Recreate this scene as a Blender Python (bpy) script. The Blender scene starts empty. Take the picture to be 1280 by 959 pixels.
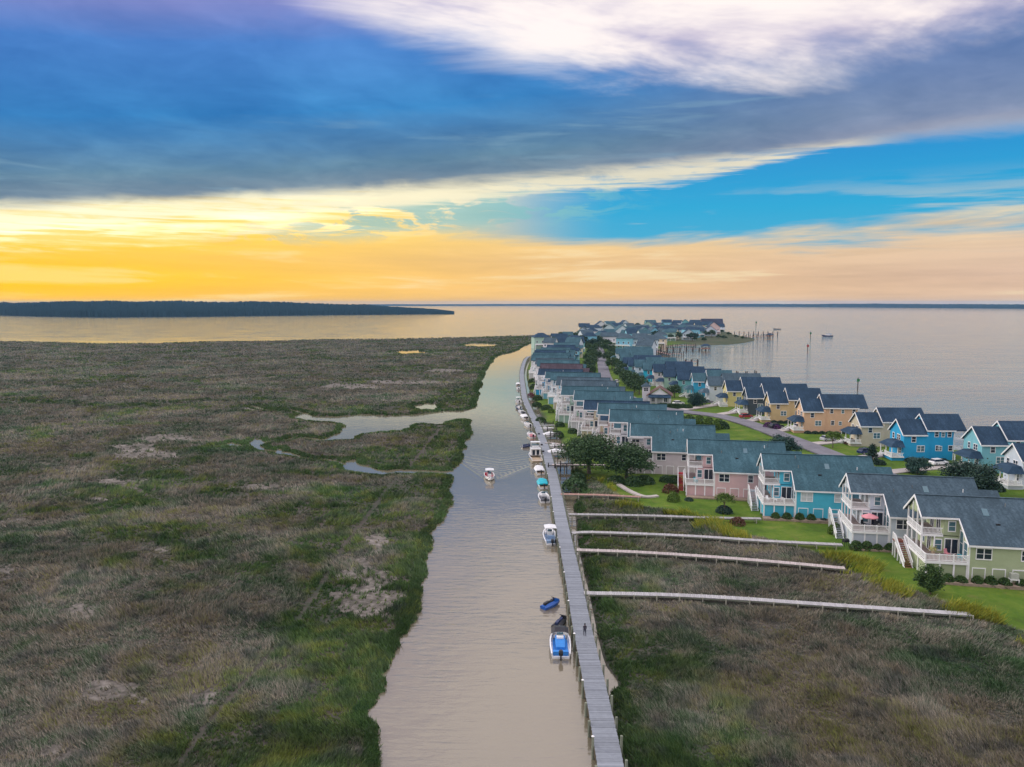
import bpy, math, random
import numpy as np
from math import sin, cos, tan, atan2, radians, pi, sqrt

random.seed(7)
RNG = np.random.default_rng(11)
scene = bpy.context.scene
COL = scene.collection

# ------------------------------------------------------------------ camera
CAM_H, PITCH, FPX = 40.0, radians(6.0), 960.0
cam_d = bpy.data.cameras.new('camera')
cam_d.sensor_width = 36.0
cam_d.lens = FPX / 1280.0 * 36.0
cam_d.clip_start = 0.5
cam_d.clip_end = 60000.0
cam = bpy.data.objects.new('camera', cam_d)
COL.objects.link(cam)
cam.location = (0, 0, CAM_H)
cam.rotation_euler = (radians(90) - PITCH, 0, 0)
scene.camera = cam

def G(px, py, z=0.0):
    """survey helper: plan position (x, y) of a photographed point known to lie at height z"""
    dx = (px - 640.0) / FPX
    du = (479.5 - py) / FPX
    ry = cos(PITCH) + du * sin(PITCH)
    rz = -sin(PITCH) + du * cos(PITCH)
    t = (z - CAM_H) / rz
    return (dx * t, ry * t)

# ------------------------------------------------------------------ view
scene.view_settings.view_transform = 'Standard'
scene.view_settings.look = 'None'
scene.view_settings.exposure = 0.12
scene.view_settings.gamma = 1.0
scene.view_settings.use_curve_mapping = False
scene.cycles.use_denoising = True
scene.cycles.max_bounces = 6
scene.cycles.diffuse_bounces = 3
scene.cycles.glossy_bounces = 3
scene.cycles.transparent_max_bounces = 8

# ------------------------------------------------------------------ node helper
class NT:
    def __init__(self, tree):
        self.t = tree
    def new(self, kind, **kw):
        n = self.t.nodes.new(kind)
        for k, v in kw.items():
            setattr(n, k, v)
        return n
    def link(self, a, b):
        self.t.links.new(a, b)
    def put(self, sock, v):
        if isinstance(v, E):
            v = v.s
        if isinstance(v, bpy.types.NodeSocket):
            self.t.links.new(v, sock)
        else:
            if isinstance(v, tuple) and len(v) == 3 and sock.type == 'RGBA':
                v = (*v, 1.0)
            sock.default_value = v
    def math(self, op, *a):
        n = self.new('ShaderNodeMath', operation=op)
        for i, v in enumerate(a):
            self.put(n.inputs[i], v)
        return E(self, n.outputs[0])
    def sstep(self, v, a, b, lo=0.0, hi=1.0):
        n = self.new('ShaderNodeMapRange', interpolation_type='SMOOTHSTEP')
        self.put(n.inputs[0], v)
        for i, q in ((1, a), (2, b), (3, lo), (4, hi)):
            self.put(n.inputs[i], q)
        return E(self, n.outputs[0])
    def mix(self, f, a, b, mode='MIX'):
        n = self.new('ShaderNodeMix', data_type='RGBA', blend_type=mode)
        n.clamp_factor = True
        self.put(n.inputs[0], f)
        self.put(n.inputs[6], a)
        self.put(n.inputs[7], b)
        return n.outputs[2]
    def xyz(self, x, y, z):
        n = self.new('ShaderNodeCombineXYZ')
        for i, v in enumerate((x, y, z)):
            self.put(n.inputs[i], v)
        return n.outputs[0]
    def noise(self, vec, scale, detail=4.0, rough=0.55, dist=0.0, color=False):
        n = self.new('ShaderNodeTexNoise')
        if vec is not None:
            self.put(n.inputs['Vector'], vec)
        n.inputs['Scale'].default_value = scale
        n.inputs['Detail'].default_value = detail
        n.inputs['Roughness'].default_value = rough
        n.inputs['Distortion'].default_value = dist
        return n.outputs['Color'] if color else E(self, n.outputs['Fac'])
    def ramp(self, f, stops, interp='LINEAR'):
        n = self.new('ShaderNodeValToRGB')
        cr = n.color_ramp
        cr.interpolation = interp
        while len(cr.elements) < len(stops):
            cr.elements.new(0.5)
        for e, (p, c) in zip(cr.elements, stops):
            e.position = p
            e.color = (*c, 1.0)
        self.put(n.inputs[0], f)
        return n.outputs[0]

class E:
    def __init__(self, nt, s):
        self.nt, self.s = nt, s
    def __add__(self, o): return self.nt.math('ADD', self, o)
    __radd__ = __add__
    def __sub__(self, o): return self.nt.math('SUBTRACT', self, o)
    def __rsub__(self, o): return self.nt.math('SUBTRACT', o, self)
    def __mul__(self, o): return self.nt.math('MULTIPLY', self, o)
    __rmul__ = __mul__
    def __truediv__(self, o): return self.nt.math('DIVIDE', self, o)
    def __rtruediv__(self, o): return self.nt.math('DIVIDE', o, self)
    def __neg__(self): return self.nt.math('MULTIPLY', self, -1.0)

# ------------------------------------------------------------------ sky
SUN_AZ, SUN_EL = -56.0, 18.0          # degrees; azimuth from +Y towards +X
world = bpy.data.worlds.new('World')
scene.world = world
world.use_nodes = True
wt = world.node_tree
wt.nodes.clear()
N = NT(wt)
tc = N.new('ShaderNodeTexCoord')
sep = N.new('ShaderNodeSeparateXYZ')
N.link(tc.outputs['Generated'], sep.inputs[0])
dx_, dy_, dz_ = (E(N, sep.outputs[i]) for i in range(3))
DEG = 57.29578
el = N.math('ARCSINE', dz_) * DEG
az = N.math('ARCTAN2', dx_, dy_) * DEG
zc = N.math('MAXIMUM', dz_, 0.0) + 0.10
plan = N.xyz(dx_ / zc, dy_ / zc, 0.0)                 # a flat cloud layer seen from below
low = N.xyz(az * 0.045, el * 0.42, 0.3)               # thin streaks lying along the horizon
n_streak = N.noise(low, 1.0, 5.0, 0.62, 0.5)
n_fine = N.noise(N.xyz(az * 0.07, el * 0.85, 4.0), 1.0, 4.0, 0.6, 0.3)
n_deck = N.noise(plan, 0.75, 4.0, 0.55, 0.6)
n_big = N.noise(plan, 0.22, 3.0, 0.5, 0.3)
n_puff = N.noise(N.xyz(dx_ / zc * 0.8 + dy_ / zc * 0.5, dy_ / zc * 1.6 - dx_ / zc * 0.5, 2.0), 1.1, 6.0, 0.58, 0.5)

n_curl = N.noise(N.xyz(az * 0.22, el * 0.9, 7.0), 1.0, 5.0, 0.62, 1.2)
n_thread = N.noise(N.xyz(az * 0.11 + el * 0.25, el * 2.6, 9.0), 1.0, 4.0, 0.62, 0.8)
saz = az + 38.0
glow = N.math('EXPONENT', -(saz * saz) / 2000.0)       # nearness to the veiled sun
# clear air: a Nishita sky supplies the base, tinted to the evening's deep blue
sky = N.new('ShaderNodeTexSky', sky_type='NISHITA')
sky.sun_disc = False
sky.sun_elevation = radians(SUN_EL)
sky.sun_rotation = radians(SUN_AZ)
sky.altitude = 40.0
nish = N.mix(1.0, sky.outputs[0], (0.05, 0.05, 0.05), 'MULTIPLY')
blue = N.ramp(el / 24.0, [(0.10, (0.07, 0.42, 0.62)), (0.28, (0.004, 0.37, 0.66)), (0.45, (0.002, 0.26, 0.62)), (1.0, (0.03, 0.20, 0.48))])
air = N.mix(0.96, nish, blue)
# low band of thin lit cloud above the horizon
lowL = N.ramp(el / 12.0, [(0.0, (1.10, 0.58, 0.004)), (0.14, (1.12, 0.62, 0.004)), (0.26, (1.04, 0.60, 0.06)), (0.42, (1.15, 0.72, 0.04)), (0.60, (1.1, 0.86, 0.36)), (1.0, (0.9, 0.8, 0.6))])
lowR = N.ramp(el / 12.0, [(0.0, (0.74, 0.52, 0.37)), (0.15, (0.66, 0.48, 0.39)), (0.35, (0.72, 0.55, 0.41)), (0.55, (0.76, 0.63, 0.44)), (1.0, (0.7, 0.66, 0.55))])
lowc = N.mix(glow, lowR, lowL)
grey = N.ramp(n_fine, [(0.30, (0.62, 0.60, 0.62)), (0.55, (1, 1, 1)), (0.72, (1.12, 1.1, 1.08))])
lowc = N.mix(0.42 - glow * 0.25, lowc, N.mix(1.0, lowc, grey, 'MULTIPLY'))
# where the clear air opens between the low band and the deck
open_az = N.sstep(az, -11.0, 8.0)
floor_ = 5.3 - open_az * 0.6 + (n_streak - 0.5) * 7.0
gap = N.sstep(el, floor_ - 0.9, floor_ + 1.0) * (open_az * 0.97 + 0.0)
c = N.mix(gap, lowc, air)
# thin bright wisps across the gap
wisp = N.sstep(n_streak * 0.6 + n_fine * 0.4, 0.515, 0.62) * N.sstep(el, 9.0, 4.0)
c = N.mix(wisp * (0.85 - glow * 0.6), c, N.mix(glow, (0.82, 0.66, 0.42), (1.0, 0.90, 0.55)))
# white-gold break under the deck towards the sun
edge = 8.8 + az * 0.070 + N.math('MINIMUM', az, 0.0) * 0.022
edge = N.math('MINIMUM', N.math('MAXIMUM', edge, 5.0), 10.35) + (n_streak - 0.5) * 1.0 + (n_curl - 0.5) * 0.7
below = edge - el                                       # degrees under the deck's lip
breakL = N.sstep(below + (n_streak - 0.5) * 2.6 + (n_thread - 0.5) * 3.0, 2.9, 1.4) * N.sstep(az, 3.0, -18.0)
c = N.mix(breakL * 0.95, c, N.mix(N.sstep(n_fine * 0.5 + n_thread * 0.5, 0.42, 0.56), (1.0, 0.72, 0.20), (1.35, 1.22, 0.85)))
patch = N.sstep(n_curl * 0.6 + n_streak * 0.4, 0.52, 0.45) * N.sstep(az, -24.0, -10.0) * N.sstep(az, 12.0, 2.0) * N.sstep(below, 0.5, 1.0) * N.sstep(below, 3.8, 2.2)
c = N.mix(patch * 0.75, c, (0.22, 0.50, 0.52))
# lit lip of the deck, drawn out to a point at az 25
lipw = N.sstep(az, 26.5, 8.0, 0.10, 1.05) + (n_thread - 0.5) * 1.6
lip = N.sstep(below, lipw + 0.30, lipw - 0.35) * N.sstep(az, 27.5, 22.0) * N.sstep(n_thread * 0.5 + n_curl * 0.5, 0.36, 0.52, 0.45, 1.0)
c = N.mix(lip * 0.92, c, N.mix(glow, N.mix(n_fine, (0.52, 0.46, 0.38), (0.88, 0.80, 0.62)), (1.0, 0.93, 0.62)))
# the deck itself: blue-grey layer cloud
soft = N.sstep(az, 20.0, 34.0)
deckm = N.sstep(below + (n_deck - 0.5) * 0.5, 0.35 + soft * 0.25, -0.75 - soft * 0.35)
dh = el - edge
dcol = N.ramp(dh / 16.0, [(0.0, (0.19, 0.25, 0.31)), (0.12, (0.11, 0.22, 0.33)), (0.35, (0.040, 0.21, 0.50)), (0.62, (0.070, 0.215, 0.56)), (0.85, (0.28, 0.27, 0.57)), (1.0, (0.50, 0.44, 0.66))])
mauve = N.sstep(az, 0.0, 30.0)
dcol = N.mix(mauve * 0.62, dcol, (0.215, 0.255, 0.43))
dvar = N.ramp(n_deck, [(0.28, (0.62, 0.72, 0.82)), (0.5, (1, 1, 1)), (0.72, (1.7, 1.5, 1.3))])
n_mot = N.noise(plan, 3.2, 4.0, 0.65, 0.4)
dcol = N.mix(1.0, dcol, N.ramp(n_mot, [(0.3, (0.84, 0.88, 0.92)), (0.7, (1.18, 1.12, 1.08))]), 'MULTIPLY')
dcol = N.mix(0.75, dcol, N.mix(1.0, dcol, dvar, 'MULTIPLY'))
thin = N.sstep(n_streak * 0.5 + n_fine * 0.5, 0.54, 0.64) * N.sstep(dh, 7.0, 3.0) * 0.35
dcol = N.mix(thin, dcol, (0.24, 0.40, 0.52))
lit2 = N.sstep(dh, 1.6, -0.6) * N.sstep(az, 17.0, 33.0)
dcol = N.mix(lit2 * 0.8, dcol, (0.62, 0.55, 0.50))
c = N.mix(deckm, c, dcol)
# high white cloud that begins overhead and reaches down on the right
rim = 19.0 - N.sstep(az, -8.0, 14.0) * 3.6 + N.sstep(az, 18.0, 34.0) * 0.8 + N.sstep(az, -4.0, -22.0) * 4.6 - N.sstep(N.math('ABSOLUTE', az - 10.0), 50.0, 120.0) * 7.0  # outside the view the rim is lowered to put more light on the land
puff = N.sstep(el + (n_puff - 0.5) * 9.0 - rim, -1.6, 2.2)
pcol = N.mix(N.sstep(n_puff, 0.36, 0.62), (0.46, 0.42, 0.60), (1.03, 0.93, 0.88))
pcol = N.mix(N.sstep(az, -10.0, 16.0) * N.sstep(n_big, 0.40, 0.6) * 0.5, pcol, (1.10, 0.96, 0.88))
c = N.mix(puff * 0.92, c, pcol)
back = N.sstep(N.math('ABSOLUTE', az - 5.0), 58.0, 125.0) * N.sstep(el, -2.0, 5.0)  # pale cloud out of view behind the camera, added to brighten walls facing it
c = N.mix(back * 0.85, c, N.mix(N.sstep(n_puff, 0.36, 0.62), (0.70, 0.66, 0.76), (1.05, 0.98, 0.98)))
# layer cloud is brighter towards the zenith (CIE overcast law), continuing from the top of the view
zen = (1.0 + 2.0 * N.math('MAXIMUM', dz_, 0.36)) / 1.72
WORLD_GAIN = 1.0
world.cycles.sampling_method = 'MANUAL'
world.cycles.sample_map_resolution = 256
bg = N.new('ShaderNodeBackground')
N.put(bg.inputs[0], c)
N.put(bg.inputs[1], zen * WORLD_GAIN)
out = N.new('ShaderNodeOutputWorld')
N.link(bg.outputs[0], out.inputs[0])

# ------------------------------------------------------------------ sun behind thin cloud
sun_d = bpy.data.lights.new('sun', 'SUN')
sun_d.energy = 1.8
sun_d.angle = radians(24)
sun_d.color = (1.0, 0.92, 0.80)
sun = bpy.data.objects.new('sun', sun_d)
COL.objects.link(sun)
sun.location = (-300, 400, 200)
sun.rotation_euler = (radians(90 - SUN_EL), 0, radians(180 - SUN_AZ))

# ------------------------------------------------------------------ object helpers
def tag(o, label=None, cat=None, group=None, kind=None):
    if label: o['label'] = label
    if cat: o['category'] = cat
    if group: o['group'] = group
    if kind: o['kind'] = kind
    return o

def obj(name, me, mat=None, parent=None, loc=(0, 0, 0), rz=0.0, scale=None):
    if mat is not None and not me.materials:
        me.materials.append(mat)
    o = bpy.data.objects.new(name, me)
    COL.objects.link(o)
    o.location = loc
    o.rotation_euler = (0, 0, rz)
    if scale: o.scale = scale
    if parent is not None: o.parent = parent
    return o

def empty(name, loc, rz=0.0, parent=None):
    o = bpy.data.objects.new(name, None)
    o.empty_display_size = 0.5
    COL.objects.link(o)
    o.location = loc
    o.rotation_euler = (0, 0, rz)
    if parent is not None: o.parent = parent
    return o

def copy_tree(o, parent=None):
    c = o.copy()
    COL.objects.link(c)
    c.parent = parent
    for ch in list(o.children):
        copy_tree(ch, c)
    return c

class MB:
    """collects faces; build() makes one mesh object"""
    def __init__(self):
        self.v, self.f = [], []
    def add(self, vs, fs):
        b = len(self.v)
        self.v += [tuple(p) for p in vs]
        self.f += [tuple(b + i for i in f) for f in fs]
        return self
    def box(self, x0, x1, y0, y1, z0, z1):
        return self.add([(x0, y0, z0), (x1, y0, z0), (x1, y1, z0), (x0, y1, z0), (x0, y0, z1), (x1, y0, z1), (x1, y1, z1), (x0, y1, z1)],
                        [(0, 3, 2, 1), (4, 5, 6, 7), (0, 1, 5, 4), (1, 2, 6, 5), (2, 3, 7, 6), (3, 0, 4, 7)])
    def prism_x(self, prof, x0, x1):
        """profile of (y, z) points, extruded along x"""
        n = len(prof)
        vs = [(x0, y, z) for y, z in prof] + [(x1, y, z) for y, z in prof]
        fs = [tuple(range(n)), tuple(range(2 * n - 1, n - 1, -1))]
        fs += [(i, i + n, (i + 1) % n + n, (i + 1) % n) for i in range(n)]
        return self.add(vs, fs)
    def prism_y(self, prof, y0, y1):
        n = len(prof)
        vs = [(x, y0, z) for x, z in prof] + [(x, y1, z) for x, z in prof]
        fs = [tuple(range(n - 1, -1, -1)), tuple(range(n, 2 * n))]
        fs += [(i, (i + 1) % n, (i + 1) % n + n, i + n) for i in range(n)]
        return self.add(vs, fs)
    def prism_z(self, prof, z0, z1):
        n = len(prof)
        vs = [(x, y, z0) for x, y in prof] + [(x, y, z1) for x, y in prof]
        fs = [tuple(range(n - 1, -1, -1)), tuple(range(n, 2 * n))]
        fs += [(i, (i + 1) % n, (i + 1) % n + n, i + n) for i in range(n)]
        return self.add(vs, fs)
    def bar(self, p, q, w, h=None, up=(0, 0, 1)):
        h = h or w
        p, q = np.array(p, float), np.array(q, float)
        d = q - p
        d /= np.linalg.norm(d) + 1e-9
        u = np.array(up, float)
        if abs(d @ u) > 0.95: u = np.array((0, 1.0, 0))
        s = np.cross(d, u); s /= np.linalg.norm(s)
        u = np.cross(s, d)
        vs = []
        for c in (p, q):
            for a, b in ((-1, -1), (1, -1), (1, 1), (-1, 1)):
                vs.append(tuple(c + s * a * w / 2 + u * b * h / 2))
        return self.add(vs, [(0, 3, 2, 1), (4, 5, 6, 7), (0, 1, 5, 4), (1, 2, 6, 5), (2, 3, 7, 6), (3, 0, 4, 7)])
    def cyl(self, x, y, z0, z1, r, r1=None, n=8):
        r1 = r if r1 is None else r1
        vs = [(x + r * cos(2 * pi * i / n), y + r * sin(2 * pi * i / n), z0) for i in range(n)]
        vs += [(x + r1 * cos(2 * pi * i / n), y + r1 * sin(2 * pi * i / n), z1) for i in range(n)]
        return self.add(vs, [tuple(range(n - 1, -1, -1)), tuple(range(n, 2 * n))] + [(i, (i + 1) % n, (i + 1) % n + n, i + n) for i in range(n)])
    def loft(self, rings, cap=True, closed=True):
        n = len(rings[0])
        vs = [p for r in rings for p in r]
        fs = []
        for k in range(len(rings) - 1):
            for i in range(n if closed else n - 1):
                j = (i + 1) % n
                fs.append((k * n + i, k * n + j, (k + 1) * n + j, (k + 1) * n + i))
        if cap:
            fs.append(tuple(range(n - 1, -1, -1)))
            fs.append(tuple(range((len(rings) - 1) * n, len(rings) * n)))
        return self.add(vs, fs)
    def mesh(self, name, smooth=False):
        me = bpy.data.meshes.new(name)
        me.from_pydata(self.v, [], self.f)
        if smooth:
            me.polygons.foreach_set('use_smooth', [True] * len(me.polygons))
        me.update()
        return me
    def build(self, name, mat, parent=None, loc=(0, 0, 0), rz=0.0, smooth=False):
        return obj(name, self.mesh(name, smooth), mat, parent, loc, rz)

def mesh_np(name, V, F, smooth=False):
    """V (n,3), F (m,3) or (m,4) arrays"""
    V = np.ascontiguousarray(V, dtype=np.float32); F = np.ascontiguousarray(F, dtype=np.int32)
    me = bpy.data.meshes.new(name)
    k = F.shape[1]
    me.vertices.add(len(V)); me.loops.add(F.size); me.polygons.add(len(F))
    me.vertices.foreach_set('co', V.ravel())
    me.loops.foreach_set('vertex_index', F.ravel())
    me.polygons.foreach_set('loop_start', np.arange(0, F.size, k, dtype=np.int32))
    if smooth:
        me.polygons.foreach_set('use_smooth', np.ones(len(F), dtype=bool))
    me.update(calc_edges=True)
    return me

# ------------------------------------------------------------------ materials
def new_mat(name):
    m = bpy.data.materials.new(name)
    m.use_nodes = True
    nt = m.node_tree
    b = nt.nodes['Principled BSDF']
    return m, NT(nt), b

def objco(n):
    return n.new('ShaderNodeTexCoord').outputs['Object']

def geopos(n):
    return n.new('ShaderNodeNewGeometry').outputs['Position']

def paint(name, col, rough=0.6, var=0.12, scale=1.5, bump=0.0, bscale=30.0, metal=0.0, spec=0.4, siding=False):
    m, n, b = new_mat(name)
    co = objco(n)
    f = n.noise(co, scale, 4.0, 0.6)
    lo = tuple(max(0, c * (1 - var)) for c in col)
    hi = tuple(min(1, c * (1 + var)) for c in col)
    n.put(b.inputs['Base Color'], n.ramp(f, [(0.3, lo), (0.7, hi)]))
    b.inputs['Roughness'].default_value = rough
    b.inputs['Metallic'].default_value = metal
    b.inputs['Specular IOR Level'].default_value = spec
    h = None
    if siding:
        s = n.new('ShaderNodeSeparateXYZ'); n.link(co, s.inputs[0])
        h = n.math('FRACT', E(n, s.outputs[2]) / 0.2)
        amt = 0.5
    elif bump:
        h = n.noise(co, bscale, 3.0); amt = bump
    if h is not None:
        bp = n.new('ShaderNodeBump'); bp.inputs['Strength'].default_value = amt; bp.inputs['Distance'].default_value = 0.03
        n.put(bp.inputs['Height'], h); n.link(bp.outputs[0], b.inputs['Normal'])
    return m

_roofs = {}
def roof_mat(col):
    if col in _roofs: return _roofs[col]
    m, n, b = new_mat('shingle_roof')
    p = geopos(n)
    f = n.noise(p, 0.25, 4.0, 0.6)
    g = n.noise(p, 5.0, 3.0, 0.7)
    s = n.new('ShaderNodeSeparateXYZ'); n.link(p, s.inputs[0])
    row = n.math('FRACT', E(n, s.outputs[2]) / 0.16)
    st_ = n.noise(n.xyz(E(n, s.outputs[0]) * 1.6, E(n, s.outputs[1]) * 0.25, E(n, s.outputs[2]) * 0.1), 1.0, 3.0, 0.6)
    tab = n.noise(n.xyz(E(n, s.outputs[0]) * 3.0, 0.0, n.math('FLOOR', E(n, s.outputs[2]) / 0.16) * 3.7), 1.0, 0.0)
    k = f * 0.35 + g * 0.2 + st_ * 0.25 + tab * 0.2
    cr = n.ramp(k, [(0.36, tuple(c * 0.68 for c in col)), (0.5, col), (0.63, tuple(min(1, c * 1.5 + 0.012) for c in col))])
    n.put(b.inputs['Base Color'], cr)
    b.inputs['Roughness'].default_value = 0.85
    b.inputs['Specular IOR Level'].default_value = 0.25
    bp = n.new('ShaderNodeBump'); bp.inputs['Strength'].default_value = 0.6; bp.inputs['Distance'].default_value = 0.03
    n.put(bp.inputs['Height'], row * 0.6 + g * 0.6); n.link(bp.outputs[0], b.inputs['Normal'])
    _roofs[col] = m
    return m

_walls = {}
def wall_mat(col):
    if col not in _walls:
        _walls[col] = paint('siding', col, 0.65, 0.07, 0.6, siding=True)
    return _walls[col]

M_WHITE = paint('white_trim', (0.84, 0.85, 0.86), 0.5, 0.05)
M_DECK = paint('deck_boards', (0.24, 0.19, 0.18), 0.75, 0.25, 3.0)
M_REDDECK = paint('stained_steps', (0.20, 0.07, 0.045), 0.7, 0.2, 3.0)
M_GREYSTEP = paint('grey_steps', (0.34, 0.38, 0.41), 0.7, 0.15, 3.0)
M_CONC = paint('concrete', (0.42, 0.39, 0.37), 0.85, 0.18, 0.5, 0.2)
M_ROAD = paint('asphalt', (0.165, 0.165, 0.19), 0.9, 0.2, 0.35, 0.3)
M_CURTAIN = paint('window_blind', (0.55, 0.60, 0.62), 0.7, 0.1)
M_BLACK = paint('black_plastic', (0.018, 0.02, 0.025), 0.4, 0.2)
M_STEEL = paint('brushed_steel', (0.45, 0.47, 0.5), 0.3, 0.1, metal=0.9)
M_RED = paint('red_cloth', (0.42, 0.03, 0.05), 0.7, 0.2)
M_PINK = paint('pink_cloth', (0.62, 0.26, 0.30), 0.8, 0.1)
M_BLUECLOTH = paint('blue_canvas', (0.03, 0.22, 0.62), 0.6, 0.15)
M_TURQ = paint('turquoise_canvas', (0.01, 0.40, 0.50), 0.6, 0.12)
M_JET = paint('blue_hull', (0.012, 0.09, 0.36), 0.25, 0.1)
M_GEL = paint('white_gelcoat', (0.78, 0.79, 0.80), 0.22, 0.04, spec=0.5)
M_NAVY = paint('navy_hull', (0.015, 0.03, 0.09), 0.25, 0.1)
M_TAN = paint('tan_vinyl', (0.48, 0.38, 0.27), 0.6, 0.1)
M_SOIL = paint('mulch_bed', (0.30, 0.23, 0.18), 0.95, 0.25, 2.0, 0.3)
M_SKIN = paint('skin', (0.45, 0.27, 0.19), 0.6, 0.05)

def glass(name, col):
    m, n, b = new_mat(name)
    b.inputs['Base Color'].default_value = (*col, 1)
    b.inputs['Roughness'].default_value = 0.06
    b.inputs['Specular IOR Level'].default_value = 0.7
    return m
M_GLASS = glass('dark_glass', (0.02, 0.03, 0.05))
M_GLASS2 = glass('teal_glass', (0.07, 0.16, 0.20))

def wood(name, col, var=0.35, gs=2.2):
    m, n, b = new_mat(name)
    p = geopos(n)
    oi = n.new('ShaderNodeObjectInfo')
    ri = n.new('ShaderNodeNewGeometry')
    g = n.noise(p, gs, 5.0, 0.7)
    k = g * 0.45 + E(n, oi.outputs['Random']) * 0.25 + E(n, ri.outputs['Random Per Island']) * 0.30
    n.put(b.inputs['Base Color'], n.ramp(k, [(0.2, tuple(c * (1 - var) for c in col)), (0.5, col), (0.8, tuple(min(1, c * (1 + var)) for c in col))]))
    b.inputs['Roughness'].default_value = 0.85
    b.inputs['Specular IOR Level'].default_value = 0.25
    return m
M_BOARD = wood('weathered_planks', (0.225, 0.25, 0.285))
M_PIER = wood('pale_planks', (0.37, 0.37, 0.38), 0.3)
M_PIERPINK = wood('pinkish_planks', (0.43, 0.385, 0.375), 0.3)
M_PIERBROWN = wood('brown_planks', (0.36, 0.225, 0.19), 0.25)
M_PILE = wood('treated_pile', (0.20, 0.22, 0.17), 0.35, 1.5)
M_DARKPILE = wood('wet_pile', (0.05, 0.045, 0.045), 0.3, 1.5)

# water
def water_mat():
    m, n, b = new_mat('water')
    p = geopos(n)
    s = n.new('ShaderNodeSeparateXYZ'); n.link(p, s.inputs[0])
    x, y = E(n, s.outputs[0]), E(n, s.outputs[1])
    f = n.noise(p, 0.012, 3.0, 0.5)
    n.put(b.inputs['Base Color'], n.ramp(f, [(0.3, (0.160, 0.140, 0.096)), (0.7, (0.190, 0.165, 0.116))]))
    b.inputs['Roughness'].default_value = 0.05
    b.inputs['IOR'].default_value = 2.25
    b.inputs['Specular IOR Level'].default_value = 0.5
    # wind ripples, crests across the canal; finer chop on the open sound
    v1 = n.xyz(x * 0.34 + y * 0.05, y * 1.25, 0.0)
    r1 = n.noise(v1, 0.9, 4.0, 0.55, 0.4)
    r2 = n.noise(n.xyz(x * 0.9, y * 1.6, 0.0), 0.28, 3.0, 0.6)
    r3 = n.noise(n.xyz(x * 0.02, y * 0.05, 0.0), 1.0, 3.0, 0.5)
    open_ = n.math('MAXIMUM', n.sstep(x, 85.0, 150.0), n.sstep(y, 650.0, 950.0))      # wind reach
    h = r1 * (open_ * 0.055 + 0.016 + n.sstep(y, 200.0, 60.0) * 0.09 * n.sstep(n.noise(n.xyz(x * 0.05, y * 0.035, 3.0), 1.0, 3.0, 0.6, 0.5), 0.38, 0.62, 0.35, 1.15)) + r2 * n.sstep(r3, 0.35, 0.65, 0.25, 1.0) * (open_ * 0.28 + 0.018 + n.sstep(y, 190.0, 70.0) * 0.03)
    # wake of the boat under way: two crests spreading behind it
    bx, by = WAKE
    ry = y - by
    ax = n.math('ABSOLUTE', x - (bx + ry * 0.10))
    arm = ax - ry * 0.46 - 0.6
    env = n.sstep(ry, -0.5, 2.0) * n.sstep(ry, 46.0, 14.0)
    wv = n.math('SINE', arm * 3.4) * n.math('EXPONENT', -(arm * arm) / 2.6) * env
    ins = n.math('SINE', ry * 3.0 + ax * 1.5) * n.sstep(arm, 0.4, -1.2) * env
    h = h + wv * 0.022 + ins * 0.010
    bp = n.new('ShaderNodeBump'); bp.inputs['Strength'].default_value = 1.0; bp.inputs['Distance'].default_value = 1.0
    n.put(bp.inputs['Height'], h); n.link(bp.outputs[0], b.inputs['Normal'])
    return m
WAKE = (G(612, 601)[0], G(612, 601)[1])
M_WATER = water_mat()

def grass_mat(name, cols, scale=0.05, dark=0.40, rough=0.9, wet=False):
    """plant cover whose species change from patch to patch"""
    m, n, b = new_mat(name)
    p = geopos(n)
    gi = n.new('ShaderNodeNewGeometry')
    a = n.noise(p, scale, 5.0, 0.62, 0.4)
    c = n.noise(p, scale * 5.5, 3.0, 0.6)
    r = E(n, gi.outputs['Random Per Island'])
    k = a * 0.62 + c * 0.38 + (r - 0.5) * 0.16
    base = n.ramp(k, [(0.36 + 0.28 * i / (len(cols) - 1), q) for i, q in enumerate(cols)])
    if wet:
        s_ = n.new('ShaderNodeSeparateXYZ'); n.link(p, s_.inputs[0])
        g1 = n.noise(p, 0.021, 4.0, 0.6, 0.6)
        g2 = n.noise(p, 0.11, 3.0, 0.6)
        near = n.sstep(E(n, s_.outputs[0]), -46.0, -16.0) * n.sstep(E(n, s_.outputs[0]), 30.0, 10.0)
        gm = n.sstep(g1 * 0.6 + g2 * 0.4 + near * 0.10, 0.495, 0.59) * n.sstep(E(n, s_.outputs[0]), 14.0, 34.0, 1.0, 0.35)
        gcol = n.ramp(c, [(0.36, (0.045, 0.115, 0.028)), (0.5, (0.105, 0.205, 0.042)), (0.64, (0.210, 0.265, 0.055))])
        base = n.mix(gm * 0.85, base, gcol)
        base = n.mix(n.sstep(n.noise(p, 0.35, 2.0), 0.52, 0.68) * 0.55, base, (0.10, 0.115, 0.115))
    val = n.ramp(r, [(0.0, (dark, dark, dark)), (0.6, (1, 1, 1)), (1.0, (1.15, 1.14, 1.12))])
    n.put(b.inputs['Base Color'], n.mix(1.0, base, val, 'MULTIPLY'))
    b.inputs['Roughness'].default_value = rough
    b.inputs['Specular IOR Level'].default_value = 0.15
    return m
MARSH = [(0.075, 0.160, 0.058), (0.140, 0.220, 0.120), (0.250, 0.275, 0.205), (0.370, 0.335, 0.290), (0.355, 0.300, 0.230), (0.230, 0.255, 0.075)]
M_MARSH = grass_mat('marsh_grass', MARSH, 0.045, wet=True)
M_BANK = grass_mat('bank_rushes', [(0.060, 0.125, 0.050), (0.105, 0.200, 0.050), (0.095, 0.150, 0.080), (0.170, 0.230, 0.055)], 0.10)
M_REED = grass_mat('bright_reeds', [(0.13, 0.22, 0.03), (0.26, 0.33, 0.04), (0.36, 0.33, 0.045), (0.16, 0.25, 0.05)], 0.14, 0.6)

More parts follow.
